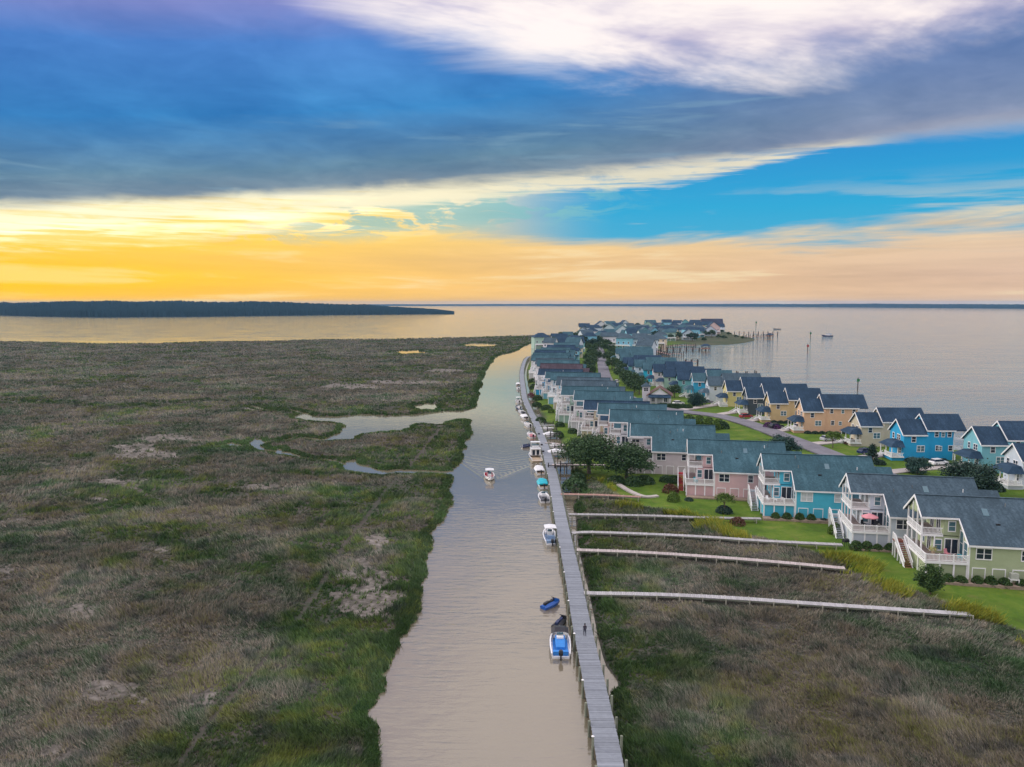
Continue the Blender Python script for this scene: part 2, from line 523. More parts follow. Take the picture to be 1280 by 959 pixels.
def ground_mat():
    m, n, b = new_mat('ground_cover')
    p = geopos(n)
    at = n.new('ShaderNodeVertexColor'); at.layer_name = 'zone'
    s = n.new('ShaderNodeSeparateColor'); n.link(at.outputs[0], s.inputs[0])
    lawn, bare = E(n, s.outputs[0]), E(n, s.outputs[1])
    a = n.noise(p, 0.045, 5.0, 0.62, 0.4)
    c = n.noise(p, 0.9, 4.0, 0.65)
    d = n.noise(p, 0.16, 4.0, 0.6)
    marsh = n.ramp(a * 0.55 + c * 0.45, [(0.3 + 0.4 * i / (len(MARSH) - 1), tuple(v * 0.24 for v in q)) for i, q in enumerate(MARSH)])
    n_worn = n.noise(p, 0.31, 5.0, 0.7, 0.8)
    lawnc = n.ramp(d * 0.55 + c * 0.25 + a * 0.2, [(0.34, (0.050, 0.085, 0.016)), (0.46, (0.075, 0.145, 0.018)), (0.56, (0.115, 0.180, 0.026)), (0.68, (0.200, 0.200, 0.060))])
    mud = n.ramp(c * 0.6 + d * 0.4, [(0.38, (0.06, 0.058, 0.048)), (0.5, (0.150, 0.138, 0.122)), (0.64, (0.27, 0.248, 0.225))])
    lawnc = n.mix(n.sstep(n_worn, 0.56, 0.72) * 0.55, lawnc, (0.15, 0.135, 0.05))
    col = n.mix(lawn, marsh, lawnc)
    col = n.mix(n.sstep(bare + (c - 0.5) * 0.7, 0.35, 0.65), col, mud)
    n.put(b.inputs['Base Color'], col)
    b.inputs['Roughness'].default_value = 0.95
    b.inputs['Specular IOR Level'].default_value = 0.1
    bp = n.new('ShaderNodeBump'); bp.inputs['Strength'].default_value = 0.7; bp.inputs['Distance'].default_value = 0.25
    n.put(bp.inputs['Height'], n.noise(p, 1.6, 4.0, 0.7)); n.link(bp.outputs[0], b.inputs['Normal'])
    return m
M_GROUND = ground_mat()

def leaf_mat(name, cols):
    m, n, b = new_mat(name)
    gi = n.new('ShaderNodeNewGeometry')
    oi = n.new('ShaderNodeObjectInfo')
    r = E(n, gi.outputs['Random Per Island'])
    f = n.noise(objco(n), 0.9, 2.0)
    k = r * 0.55 + f * 0.35 + E(n, oi.outputs['Random']) * 0.10
    n.put(b.inputs['Base Color'], n.ramp(k, [(0.2 + 0.6 * i / (len(cols) - 1), c) for i, c in enumerate(cols)]))
    b.inputs['Roughness'].default_value = 0.6
    b.inputs['Specular IOR Level'].default_value = 0.25
    return m
M_OAK = leaf_mat('oak_leaves', [(0.022, 0.055, 0.026), (0.040, 0.090, 0.030), (0.065, 0.120, 0.040)])
M_DARKLEAF = leaf_mat('evergreen_leaves', [(0.018, 0.045, 0.035), (0.030, 0.070, 0.050), (0.045, 0.085, 0.055)])
M_TEALLEAF = leaf_mat('cedar_leaves', [(0.025, 0.065, 0.055), (0.035, 0.090, 0.075), (0.05, 0.11, 0.085)])
M_LIMELEAF = leaf_mat('young_leaves', [(0.055, 0.11, 0.02), (0.09, 0.16, 0.025), (0.13, 0.20, 0.035)])
M_BALL = leaf_mat('clipped_leaves', [(0.030, 0.070, 0.022), (0.050, 0.105, 0.026), (0.075, 0.13, 0.03)])
M_RUST = leaf_mat('rust_leaves', [(0.09, 0.035, 0.03), (0.15, 0.06, 0.045), (0.11, 0.09, 0.04)])
M_PURPLE = leaf_mat('purple_blossom', [(0.10, 0.03, 0.13), (0.16, 0.05, 0.20), (0.04, 0.07, 0.03)])
M_CRIMSON = leaf_mat('crimson_blossom', [(0.12, 0.02, 0.04), (0.20, 0.03, 0.06), (0.06, 0.05, 0.03)])
M_BARK = paint('bark', (0.13, 0.10, 0.085), 0.9, 0.3, 4.0, 0.4)
M_FARWOOD = leaf_mat('far_wood', [(0.006, 0.018, 0.024), (0.009, 0.024, 0.030), (0.014, 0.032, 0.036)])
M_FARWOOD.node_tree.nodes['Principled BSDF'].inputs['Specular IOR Level'].default_value = 0.0
M_FARWOOD.node_tree.nodes['Principled BSDF'].inputs['Roughness'].default_value = 1.0

# ------------------------------------------------------------------ plan geometry
def catmull(pts, step=4, closed=False):
    pts = np.array(pts, float)
    n = len(pts)
    res = []
    rng = range(n if closed else n - 1)
    for i in rng:
        p0 = pts[(i - 1) % n] if closed or i > 0 else pts[0]
        p1, p2 = pts[i], pts[(i + 1) % n]
        p3 = pts[(i + 2) % n] if closed or i + 2 < n else pts[-1]
        for k in range(step):
            t = k / step
            res.append(0.5 * (2 * p1 + (p2 - p0) * t + (2 * p0 - 5 * p1 + 4 * p2 - p3) * t * t + (3 * p1 - p0 - 3 * p2 + p3) * t ** 3))
    if not closed: res.append(pts[-1])
    return np.array(res)

def gp(*a):
    return [G(x, y) for x, y in a]

def sdf(poly, P):
    """signed distance, positive inside"""
    poly = np.asarray(poly, float)
    d2 = np.full(len(P), 1e18)
    ins = np.zeros(len(P), bool)
    n = len(poly)
    px, py = P[:, 0], P[:, 1]
    for i in range(n):
        ax, ay = poly[i]; bx, by = poly[(i + 1) % n]
        ex, ey = bx - ax, by - ay
        L = ex * ex + ey * ey + 1e-12
        t = np.clip(((px - ax) * ex + (py - ay) * ey) / L, 0, 1)
        d2 = np.minimum(d2, (px - ax - t * ex) ** 2 + (py - ay - t * ey) ** 2)
        if ay != by:
            c = ((ay > py) != (by > py)) & (px < ex * (py - ay) / (by - ay) + ax)
            ins ^= c
    d = np.sqrt(d2)
    return np.where(ins, d, -d)

def linedist(line, P):
    line = np.asarray(line, float)
    d2 = np.full(len(P), 1e18)
    for i in range(len(line) - 1):
        a, b = line[i], line[i + 1]
        e = b - a
        t = np.clip(((P - a) @ e) / (e @ e + 1e-12), 0, 1)
        q = P - a - t[:, None] * e
        d2 = np.minimum(d2, (q * q).sum(1))
    return np.sqrt(d2)

_perm = RNG.random((256, 256))
def vnoise(x, y):
    xi, yi = np.floor(x).astype(int), np.floor(y).astype(int)
    fx, fy = x - xi, y - yi
    fx, fy = fx * fx * (3 - 2 * fx), fy * fy * (3 - 2 * fy)
    g = lambda a, b: _perm[a % 256, b % 256]
    return (g(xi, yi) * (1 - fx) + g(xi + 1, yi) * fx) * (1 - fy) + (g(xi, yi + 1) * (1 - fx) + g(xi + 1, yi + 1) * fx) * fy
def fbm(x, y, o=4):
    s, a, t = 0, 0.5, 0
    for k in range(o):
        s = s + a * vnoise(x * 2 ** k + 17 * k, y * 2 ** k + 31 * k); t += a; a *= 0.5
    return s / t

# left marsh: canal bank, creek, ditch and pools, surveyed in plan
bank_px = [(462, 975), (469, 888), (475, 857), (488, 835), (497, 804), (506, 785), (525, 757), (531, 716), (540, 688), (547, 656), (559, 631), (564, 604), (566, 596), (560, 594),
           (520, 593), (506, 593.5), (478, 595), (450, 592.5), (433, 586), (431, 576), (446, 575), (452, 581), (476, 587), (508, 586.5), (530, 588), (560, 589), (569, 586), (578, 575), (581, 556), (589, 535), (587, 525),
           (560, 527), (550, 531), (516, 532), (500, 540), (450, 543.5), (444, 550), (413, 552), (400, 550), (420, 542), (429, 534), (426, 530), (410, 528), (386, 526.5), (364, 521.5), (381, 516.5), (388, 520), (425, 520), (456, 518), (487, 519.5), (520, 518), (550, 514.5),
           (591, 511), (597, 497), (602, 480), (608, 462), (616, 451), (625, 444), (644, 439), (659, 431), (672, 427.5), (688, 424.5), (704, 419.5), (712, 417.2)]
far_px = [(690, 417.8), (640, 420.3), (560, 422.5), (480, 424.2), (400, 424.8), (330, 426.6), (270, 427.4), (200, 429.2), (120, 429.6), (60, 428.2), (0, 427.0), (-120, 426.0)]
bank = catmull(gp(*bank_px), 6)
bank = bank + np.stack([(fbm(bank[:, 1] * 0.21, bank[:, 0] * 0.21, 3) - 0.5) * 2.6, (fbm(bank[:, 0] * 0.2 + 50, bank[:, 1] * 0.2, 3) - 0.5) * 2.0], 1) * np.clip(bank[:, 1:2] / 250, 0.9, 1.3) + RNG.normal(size=(len(bank), 2)) * 0.32
farb = catmull(gp(*far_px), 3)
farb = farb + np.stack([0 * farb[:, 0], (fbm(farb[:, 0] * 0.02, farb[:, 1] * 0.02, 3) - 0.5) * 16], 1)
MARSH_POLY = np.vstack([bank, farb, [(-1100, 800), (-1100, 20), (-12, 20), (-12, 50)]])
def blob(cx, cy, rx, ry, seed, n=22):
    """irregular patch around a photographed spot; rx, ry in image pixels"""
    r = random.Random(seed)
    ks = [r.uniform(0.7, 1.25) for _ in range(n)]
    return np.array([G(cx + rx * ks[i] * cos(2 * pi * i / n), cy + ry * ks[i] * sin(2 * pi * i / n)) for i in range(n)])
POOLS = [blob(513, 440.4, 24, 2.4, 1), blob(604, 431.6, 29, 2.2, 2), blob(533, 509, 15, 4.6, 3), blob(322, 554, 12, 4.5, 4), blob(350, 565, 5, 4.5, 5), blob(533, 509, 13, 3.5, 6), blob(288, 556, 6, 3, 9), blob(152, 639, 3, 2.4, 7)]
BARES = [blob(172, 566, 36, 11, 11), blob(212, 549, 34, 5, 12), blob(205, 570, 22, 4.5, 22), blob(152, 607, 26, 7, 13), blob(125, 626, 20, 3, 23), blob(318, 610, 26, 4, 14), blob(462, 752, 40, 22, 15), blob(470, 682, 20, 15, 16), blob(452, 722, 30, 18, 24),
         blob(440, 484, 38, 3.2, 17), blob(510, 479, 52, 2.6, 18), blob(555, 464, 26, 2.4, 19), blob(320, 512, 14, 2.4, 20), blob(110, 768, 18, 9, 21), blob(130, 868, 46, 18, 25), blob(10, 720, 16, 7, 26), blob(240, 880, 26, 12, 27), blob(200, 690, 12, 5, 28), blob(70, 945, 60, 9, 29), blob(25, 655, 20, 4, 30)]
DITCH = catmull(gp((549, 538), (530, 562), (512, 586), (500, 596), (470, 632), (437, 678), (410, 722), (370, 782), (318, 845), (250, 925), (215, 975)), 3)

RILLS = [catmull(gp(*q), 4) for q in (((404, 551), (372, 547), (352, 553), (334, 553), (308, 558), (286, 556), (262, 560)), ((433, 582), (408, 575), (384, 574), (353, 566), (330, 563), (318, 556)), ((388, 520), (360, 512), (338, 514), (316, 508)))]
def marsh_d(P):
    d = sdf(MARSH_POLY, P)
    for q in RILLS:
        lo, hi = q.min(0) - 8, q.max(0) + 8
        k = ((P > lo) & (P < hi)).all(1)
        if k.any(): d[k] = np.minimum(d[k], linedist(q, P[k]) - 0.9 - 1.6 * fbm(P[k, 0] * 0.15, P[k, 1] * 0.15, 2) ** 2)
    for q in POOLS:
        lo, hi = q.min(0) - 12, q.max(0) + 12
        k = ((P > lo) & (P < hi)).all(1)
        if k.any(): d[k] = np.minimum(d[k], -sdf(q, P[k]))
    return d
def bare_amt(P, polys):
    out_ = np.zeros(len(P))
    for q in polys:
        lo, hi = q.min(0) - 10, q.max(0) + 10
        k = ((P > lo) & (P < hi)).all(1)
        if k.any():
            w = 0.004 * np.maximum(P[k, 1], 80) + 0.3
            rag = (fbm(P[k, 0] * 0.33, P[k, 1] * 0.33, 4) - 0.5) * np.minimum(9.0, 0.35 * (q.max(0) - q.min(0)).min() + 2.0)
            out_[k] = np.maximum(out_[k], np.clip(0.5 + (sdf(q, P[k]) + rag) / (2 * w), 0, 1))
    return out_
def land_h(P, d, top):
    bump = (fbm(P[:, 0] * 0.12, P[:, 1] * 0.12, 4) - 0.5) * 0.55
    return np.where(d > 0, np.minimum(d * 0.55, 1) * (top + bump), np.maximum(d * 0.5, -1.2)) - 0.02

# right peninsula
shore_px = [(781, 975), (769, 905), (760, 872), (772, 858), (768, 846), (757, 832), (748, 800), (736, 742), (724, 692), (720, 664), (719, 646), (716, 636), (718, 626), (727, 614), (728, 601), (714, 596), (713, 575), (706, 560), (699, 549), (690, 538), (682, 529), (675, 516), (668, 504), (662, 490), (658, 470), (660, 457), (665, 448), (673, 440), (686, 432), (700, 426), (714, 418), (740, 411.5), (800, 408.0), (880, 408.6), (900, 412), (915, 418), (944, 424), (925, 429.5), (884, 431.5), (852, 430), (828, 433.5), (818, 440)]
shore = catmull(gp(*shore_px), 3)
coast = catmull([G(818, 440), (100, 560), (90, 500), (87, 450), (89, 410), (95, 360), (102, 310), (112, 262), (120, 220), (130, 180), (142, 140), (160, 80), (190, 20)], 4)
LAND_POLY = np.vstack([shore, coast[1:], [(190, 15), (9.2, 15)]])
lawn_px = [(1400, 842), (1280, 800), (1215, 772), (1140, 745), (1092, 728), (1064, 707), (1010, 692), (960, 680), (905, 668), (880, 652), (832, 641), (800, 636), (770, 622), (748, 606), (726, 592), (716, 576), (708, 560), (700, 548), (690, 536), (680, 520), (668, 500), (660, 470), (664, 452), (690, 434), (716, 421), (760, 412), (890, 411)]
LAWN_POLY = np.vstack([catmull(gp(*lawn_px), 3), [(400, 1150), (300, 600), (220, 200), (180, 60)]])
ROAD = catmull([(84, 900), (82, 770), (74, 650), (62, 530), (49, 400), (47, 345), (49, 308), (54, 286), (63, 274), (72, 264), (77, 248), (80, 223), (82, 203), (84.5, 174), (88, 144), (94, 112), (100, 60)], 6)

def fan(y0, y1, ny, t0, t1, nt):
    ys = np.exp(np.linspace(np.log(y0), np.log(y1), ny))
    ts = np.linspace(t0, t1, nt)
    Y, T = np.meshgrid(ys, ts, indexing='ij')
    P = np.stack([(Y * T).ravel(), Y.ravel()], 1)
    i = np.arange(ny * nt).reshape(ny, nt)
    F = np.stack([i[:-1, :-1].ravel(), i[:-1, 1:].ravel(), i[1:, 1:].ravel(), i[1:, :-1].ravel()], 1)
    return P, F
def terrain(name, P, F, d, top, lawn, bare, label):
    Z = land_h(P, d, top)
    keep = (d[F] > -2.5).any(1)
    F = F[keep]
    used = np.unique(F)
    idx = np.full(len(P), -1); idx[used] = np.arange(len(used))
    me = mesh_np(name, np.column_stack([P, Z])[used], idx[F], True)
    ca = me.color_attributes.new('zone', 'FLOAT_COLOR', 'POINT')
    c4 = np.ones((len(used), 4), dtype=np.float32)
    c4[:, 0] = lawn[used]; c4[:, 1] = bare[used]; c4[:, 2] = 0
    ca.data.foreach_set('color', c4.ravel())
    return tag(obj(name, me, M_GROUND), label, None, None, 'structure')

P, F = fan(45, 960, 400, -1.15, 0.08, 420)
k = P[:, 0] > -1090
dL = marsh_d(P)
dit = linedist(DITCH, P)
terrain('marsh_ground', P, F, dL, 0.40, np.zeros(len(P)), np.maximum(bare_amt(P, BARES), np.clip(1.0 - dit / 0.9, 0, 1) * 0.3), 'brown and green salt marsh left of the canal')
LAWN_TOP = 0.9
def lawn_amt(P):
    w = (fbm(P[:, 0] * 0.3, P[:, 1] * 0.3, 3) - 0.5) * 3
    wild = np.clip((P[:, 1] - 640) / 60, 0, 1) * np.clip((P[:, 0] - 150) / 30, 0, 1)      # the point is left to rough grass
    return np.clip((sdf(LAWN_POLY, P) + w) / 2.0 + 0.5, 0, 1) * (1 - 0.8 * wild)
P, F = fan(45, 1500, 380, -0.02, 1.15, 420)
dR = sdf(LAND_POLY, P)
terrain('peninsula_ground', P, F, dR, 0.7, lawn_amt(P), np.zeros(len(P)), 'low land with lawns and marsh right of the boardwalk')

# water: one sheet out to the horizon
wm = MB().add([(-16000, -600, 0), (16000, -600, 0), (16000, 13000, 0), (-16000, 13000, 0)], [(0, 1, 2, 3)])
tag(wm.build('water', M_WATER), 'calm canal and open sound reflecting the evening sky', None, None, 'structure')

# ------------------------------------------------------------------ grasses
def tufts(name, P, Z, hgt, wid, nb, mat, lean=1.25, spread=0.45):
    """P (n,2), Z (n), hgt (n), wid (n): nb pointed blades per plant"""
    n = len(P)
    a = RNG.random((n, nb)) * 2 * pi
    r = RNG.random((n, nb)) ** 0.7 * spread * hgt[:, None]
    bx = P[:, 0:1] + np.cos(a) * r; by = P[:, 1:2] + np.sin(a) * r
    h = hgt[:, None] * RNG.uniform(0.6, 1.15, (n, nb))
    w = wid[:, None] * RNG.uniform(0.6, 1.3, (n, nb)) / 2
    f = RNG.random((n, nb)) * pi
    ln = RNG.random((n, nb)) * lean * h
    la = (fbm(P[:, 0] * 0.05 + 40, P[:, 1] * 0.05, 3) * 9)[:, None] + RNG.normal(size=(n, nb)) * 0.7
    V = np.zeros((n, nb, 3, 3))
    V[..., 0, 0] = bx - np.cos(f) * w; V[..., 0, 1] = by - np.sin(f) * w; V[..., 0, 2] = Z[:, None] - 0.08
    V[..., 1, 0] = bx + np.cos(f) * w; V[..., 1, 1] = by + np.sin(f) * w; V[..., 1, 2] = Z[:, None] - 0.08
    V[..., 2, 0] = bx + np.cos(la) * ln; V[..., 2, 1] = by + np.sin(la) * ln; V[..., 2, 2] = Z[:, None] + h
    V = V.reshape(-1, 3)
    return obj(name, mesh_np(name, V, np.arange(len(V)).reshape(-1, 3)), mat)

def scatter(n, y0, y1, t0, t1):
    y = np.exp(RNG.uniform(np.log(y0), np.log(y1), n))
    return np.stack([y * RNG.uniform(t0, t1, n), y], 1)

def grass_size(P):
    return 0.62 + 0.012 * np.sqrt(P[:, 1])

# left marsh
P = scatter(200000, 56, 930, -0.86, 0.08)
d = marsh_d(P)
b = bare_amt(P, BARES); dt = linedist(DITCH, P)
keep = (d > 0.4) & (RNG.random(len(P)) > b * 0.86) & (dt > 0.25 + 0.0012 * P[:, 1])
P, d = P[keep], d[keep]
cl = fbm(P[:, 0] * 0.30, P[:, 1] * 0.30, 3)
h = grass_size(P) * np.clip(0.35 + 1.9 * (cl - 0.25), 0.3, 1.4)
w = 0.035 + 0.0009 * P[:, 1]
edge_ = d < np.minimum(1.0 + 0.004 * P[:, 1], 3) * (0.6 + cl)
tag(tufts('marsh_grass', P[~edge_], land_h(P[~edge_], d[~edge_], 0.40), h[~edge_], w[~edge_], 8, M_MARSH), 'mauve brown marsh grass left of the canal', 'grass', None, 'stuff')
# taller dark rushes along every bank
Q = scatter(260000, 56, 800, -0.45, 0.08)
dq = marsh_d(Q)
kk = (dq > -0.12) & (dq < np.minimum(0.9 + 0.004 * Q[:, 1], 2.4))
Q, dq = Q[kk], dq[kk]
Q = np.vstack([Q, P[edge_]]); dq = np.concatenate([dq, d[edge_]])
cq = fbm(Q[:, 0] * 0.3, Q[:, 1] * 0.3, 3)
tag(tufts('bank_rushes', Q, land_h(Q, dq, 0.40), grass_size(Q) * (0.25 + 0.95 * cq), 0.05 + 0.0011 * Q[:, 1], 8, M_BANK), 'dark rushes along the creek and canal banks', 'rushes', None, 'stuff')

# right marsh in front of the houses
PZ = 1.38
gz = lambda *a: [G(x, y, PZ) for x, y in a]
PIER_PTS = [gz((730, 741), (830, 743), (920, 747.5), (1000, 753), (1110, 760.5), (1214, 767.5)), gz((719, 687), (800, 690), (900, 696.5), (980, 703), (1056, 710)), gz((715, 666), (745, 665), (860, 669.5), (960, 676), (1052, 680.5)), gz((711, 642.5), (800, 644), (880, 646.5), (952, 648)), gz((701, 617.5), (750, 618.5), (801, 621))]
PIER_LINES = [np.array(q) for q in PIER_PTS]
P = scatter(120000, 56, 215, 0.03, 0.86)
d = sdf(LAND_POLY, P); la = lawn_amt(P)
keep = (d > 0.3) & (la < 0.45)
P, d, la = P[keep], d[keep], la[keep]
cl = fbm(P[:, 0] * 0.30, P[:, 1] * 0.30, 3)
h = grass_size(P) * np.clip(0.2 + 2.2 * (cl - 0.25), 0.25, 1.5)
for ln in PIER_LINES:
    h = h * np.clip(0.25 + linedist(ln, P) / 3.0, 0.25, 1)
nearb = (d < 4.0 * cl) 
tag(tufts('marsh_grass', P[~nearb], land_h(P[~nearb], d[~nearb], 0.7), h[~nearb], 0.035 + 0.0008 * P[~nearb][:, 1], 8, M_MARSH), 'tawny marsh grass between the boardwalk and the lawns', 'grass', None, 'stuff')
tag(tufts('bank_rushes', P[nearb], land_h(P[nearb], d[nearb], 0.7), h[nearb] * 1.1, 0.05 + 0.0010 * P[nearb][:, 1], 8, M_BANK), 'green rushes at the foot of the boardwalk', 'rushes', None, 'stuff')
# bright reeds on the seam between marsh and lawn
Q = scatter(90000, 56, 215, 0.03, 0.86)
ds = sdf(LAWN_POLY, Q) + (fbm(Q[:, 0] * 0.2, Q[:, 1] * 0.2, 3) - 0.5) * 5
kk = (ds > -3.2) & (ds < 0.9) & (sdf(LAND_POLY, Q) > 0.5) & (fbm(Q[:, 0] * 0.09 + 9, Q[:, 1] * 0.09, 3) > 0.42) & (Q[:, 1] < 170)
Q = Q[kk]
tag(tufts('reeds', Q, land_h(Q, sdf(LAND_POLY, Q), 0.7), 0.75 + 1.2 * fbm(Q[:, 0] * 0.3, Q[:, 1] * 0.3), 0.06 + 0.0009 * Q[:, 1], 8, M_REED), 'bright yellow green reeds along the lawn edge', 'reeds', None, 'stuff')

# ------------------------------------------------------------------ streets
def strip(line, w, z, name, mat, zoff=0.0):
    line = np.asarray(line, float)
    t = np.gradient(line, axis=0); t /= np.linalg.norm(t, axis=1)[:, None]
    nrm = np.stack([-t[:, 1], t[:, 0]], 1)
    mb = MB()
    n = len(line)
    vs = []
    for p, q in zip(line, nrm):
        a, b_ = p + q * w / 2, p - q * w / 2
        vs += [(*a, z - 0.3), (*a, z), (*b_, z), (*b_, z - 0.3)]
    fs = []
    for i in range(n - 1):
        for j in range(3):
            fs.append((4 * i + j, 4 * i + 4 + j, 4 * i + 5 + j, 4 * i + 1 + j))
    mb.add(vs, fs)
    return mb.build(name, mat)
LZ = 1.06
tag(strip(ROAD, 6.4, LZ, 'road', M_ROAD), 'grey asphalt street between the two house rows', None, None, 'structure')

# ------------------------------------------------------------------ house parts
_cache = {}
def win_mesh(w, h, kind):
    key = (w, h, kind)
    if key in _cache: return _cache[key]
    f, g = MB(), MB()
    t = 0.11
    f.box(-w / 2 - t, w / 2 + t, -0.07, 0.03, h, h + t * 1.3)
    f.box(-w / 2 - t, w / 2 + t, -0.09, 0.03, -t * 1.2, 0)
    f.box(-w / 2 - t, -w / 2, -0.07, 0.03, 0, h)
    f.box(w / 2, w / 2 + t, -0.07, 0.03, 0, h)
    nm = {'single': 0, 'double': 1, 'slider': 1, 'triple': 2, 'panel': 0}[kind]
    for i in range(nm):
        x = -w / 2 + w * (i + 1) / (nm + 1)
        f.box(x - 0.06, x + 0.06, -0.06, 0.02, 0, h)
    if kind in ('single', 'double', 'triple'):
        f.box(-w / 2, w / 2, -0.045, 0.02, h * 0.5 - 0.03, h * 0.5 + 0.03)
    g.box(-w / 2, w / 2, -0.025, 0.015, 0, h)
    _cache[key] = (f.mesh('window_frame'), g.mesh('window_pane'))
    return _cache[key]

def window(par, x, y, z, w, h, kind='single', face='-y', pane=None):
    fm, gm = win_mesh(w, h, kind)
    rz = {'-y': 0, '-x': -pi / 2, '+x': pi / 2}[face]
    o = obj('panel' if kind == 'panel' else ('sliding_door' if kind == 'slider' else 'window'), fm, M_WHITE, par, (x, y, z), rz)
    if pane is None: pane = M_GLASS
    key = (w, h, kind, pane.name)
    if key not in _cache:
        m = gm.copy(); m.materials.clear(); m.materials.append(pane); _cache[key] = m
    obj('infill' if kind == 'panel' else 'pane', _cache[key], None, o)
    return o

def railing(par, p, q, z0, z1=None, post=True, detail=2, name='railing', h=0.95):
    """white balustrade from p to q (plan points); z1 differs from z0 on stairs"""
    z1 = z0 if z1 is None else z1
    mb = MB()
    p, q = np.array(p, float), np.array(q, float)
    L = np.linalg.norm(q - p)
    P3 = lambda t, dz: (*(p + (q - p) * t), z0 + (z1 - z0) * t + dz)
    mb.bar(P3(0, h), P3(1, h), 0.12, 0.10)
    mb.bar(P3(0, 0.14), P3(1, 0.14), 0.07, 0.08)
    nb = int(L / (0.17 if detail > 1 else 0.30))
    for i in range(1, nb):
        a = P3(i / nb, 0.14)
        mb.bar(a, (a[0], a[1], a[2] + h - 0.16), 0.055 if detail > 1 else 0.10)
    if post:
        k = max(1, round(L / 1.9))
        for i in range(k + 1):
            a = P3(i / k, 0)
            mb.bar(a, (a[0], a[1], a[2] + h + 0.12), 0.15)
    return mb.build(name, M_WHITE, par)

def slab(mb, y0, z0, y1, z1, x0, x1, t=0.24):
    """roof plane between two eave lines"""
    mb.prism_x([(y0, z0), (y1, z1), (y1, z1 + t), (y0, z0 + t)], x0, x1)

def post(par, x, y, z0, z1, w=0.2):
    return MB().box(x - w / 2, x + w / 2, y - w / 2, y + w / 2, z0, z1).build('post', M_WHITE, par)

def steps(par, x0, x1, ya, za, yb, zb, mat, n=13):
    """stair flight: treads from (ya, za) down to (yb, zb), between x0 and x1"""
    s = MB()
    for x in (x0 + 0.04, x1 - 0.04):
        s.bar((x, ya, za - 0.2), (x, yb, zb - 0.1), 0.08, 0.32)
    st = s.build('stair', M_WHITE, par)
    me = MB().box(x0 + 0.08, x1 - 0.08, -0.17, 0.17, -0.03, 0.03).mesh('step')
    for i in range(n):
        t = (i + 0.5) / n
        obj('step', me, mat, st, (0, ya + (yb - ya) * t, za + (zb - za) * t - 0.05))
    return st

ROOF_A = (0.042, 0.104, 0.132)
ROOF_B = (0.020, 0.050, 0.090)
ROOF_C = (0.055, 0.092, 0.120)
ROOF_D = (0.060, 0.080, 0.100)

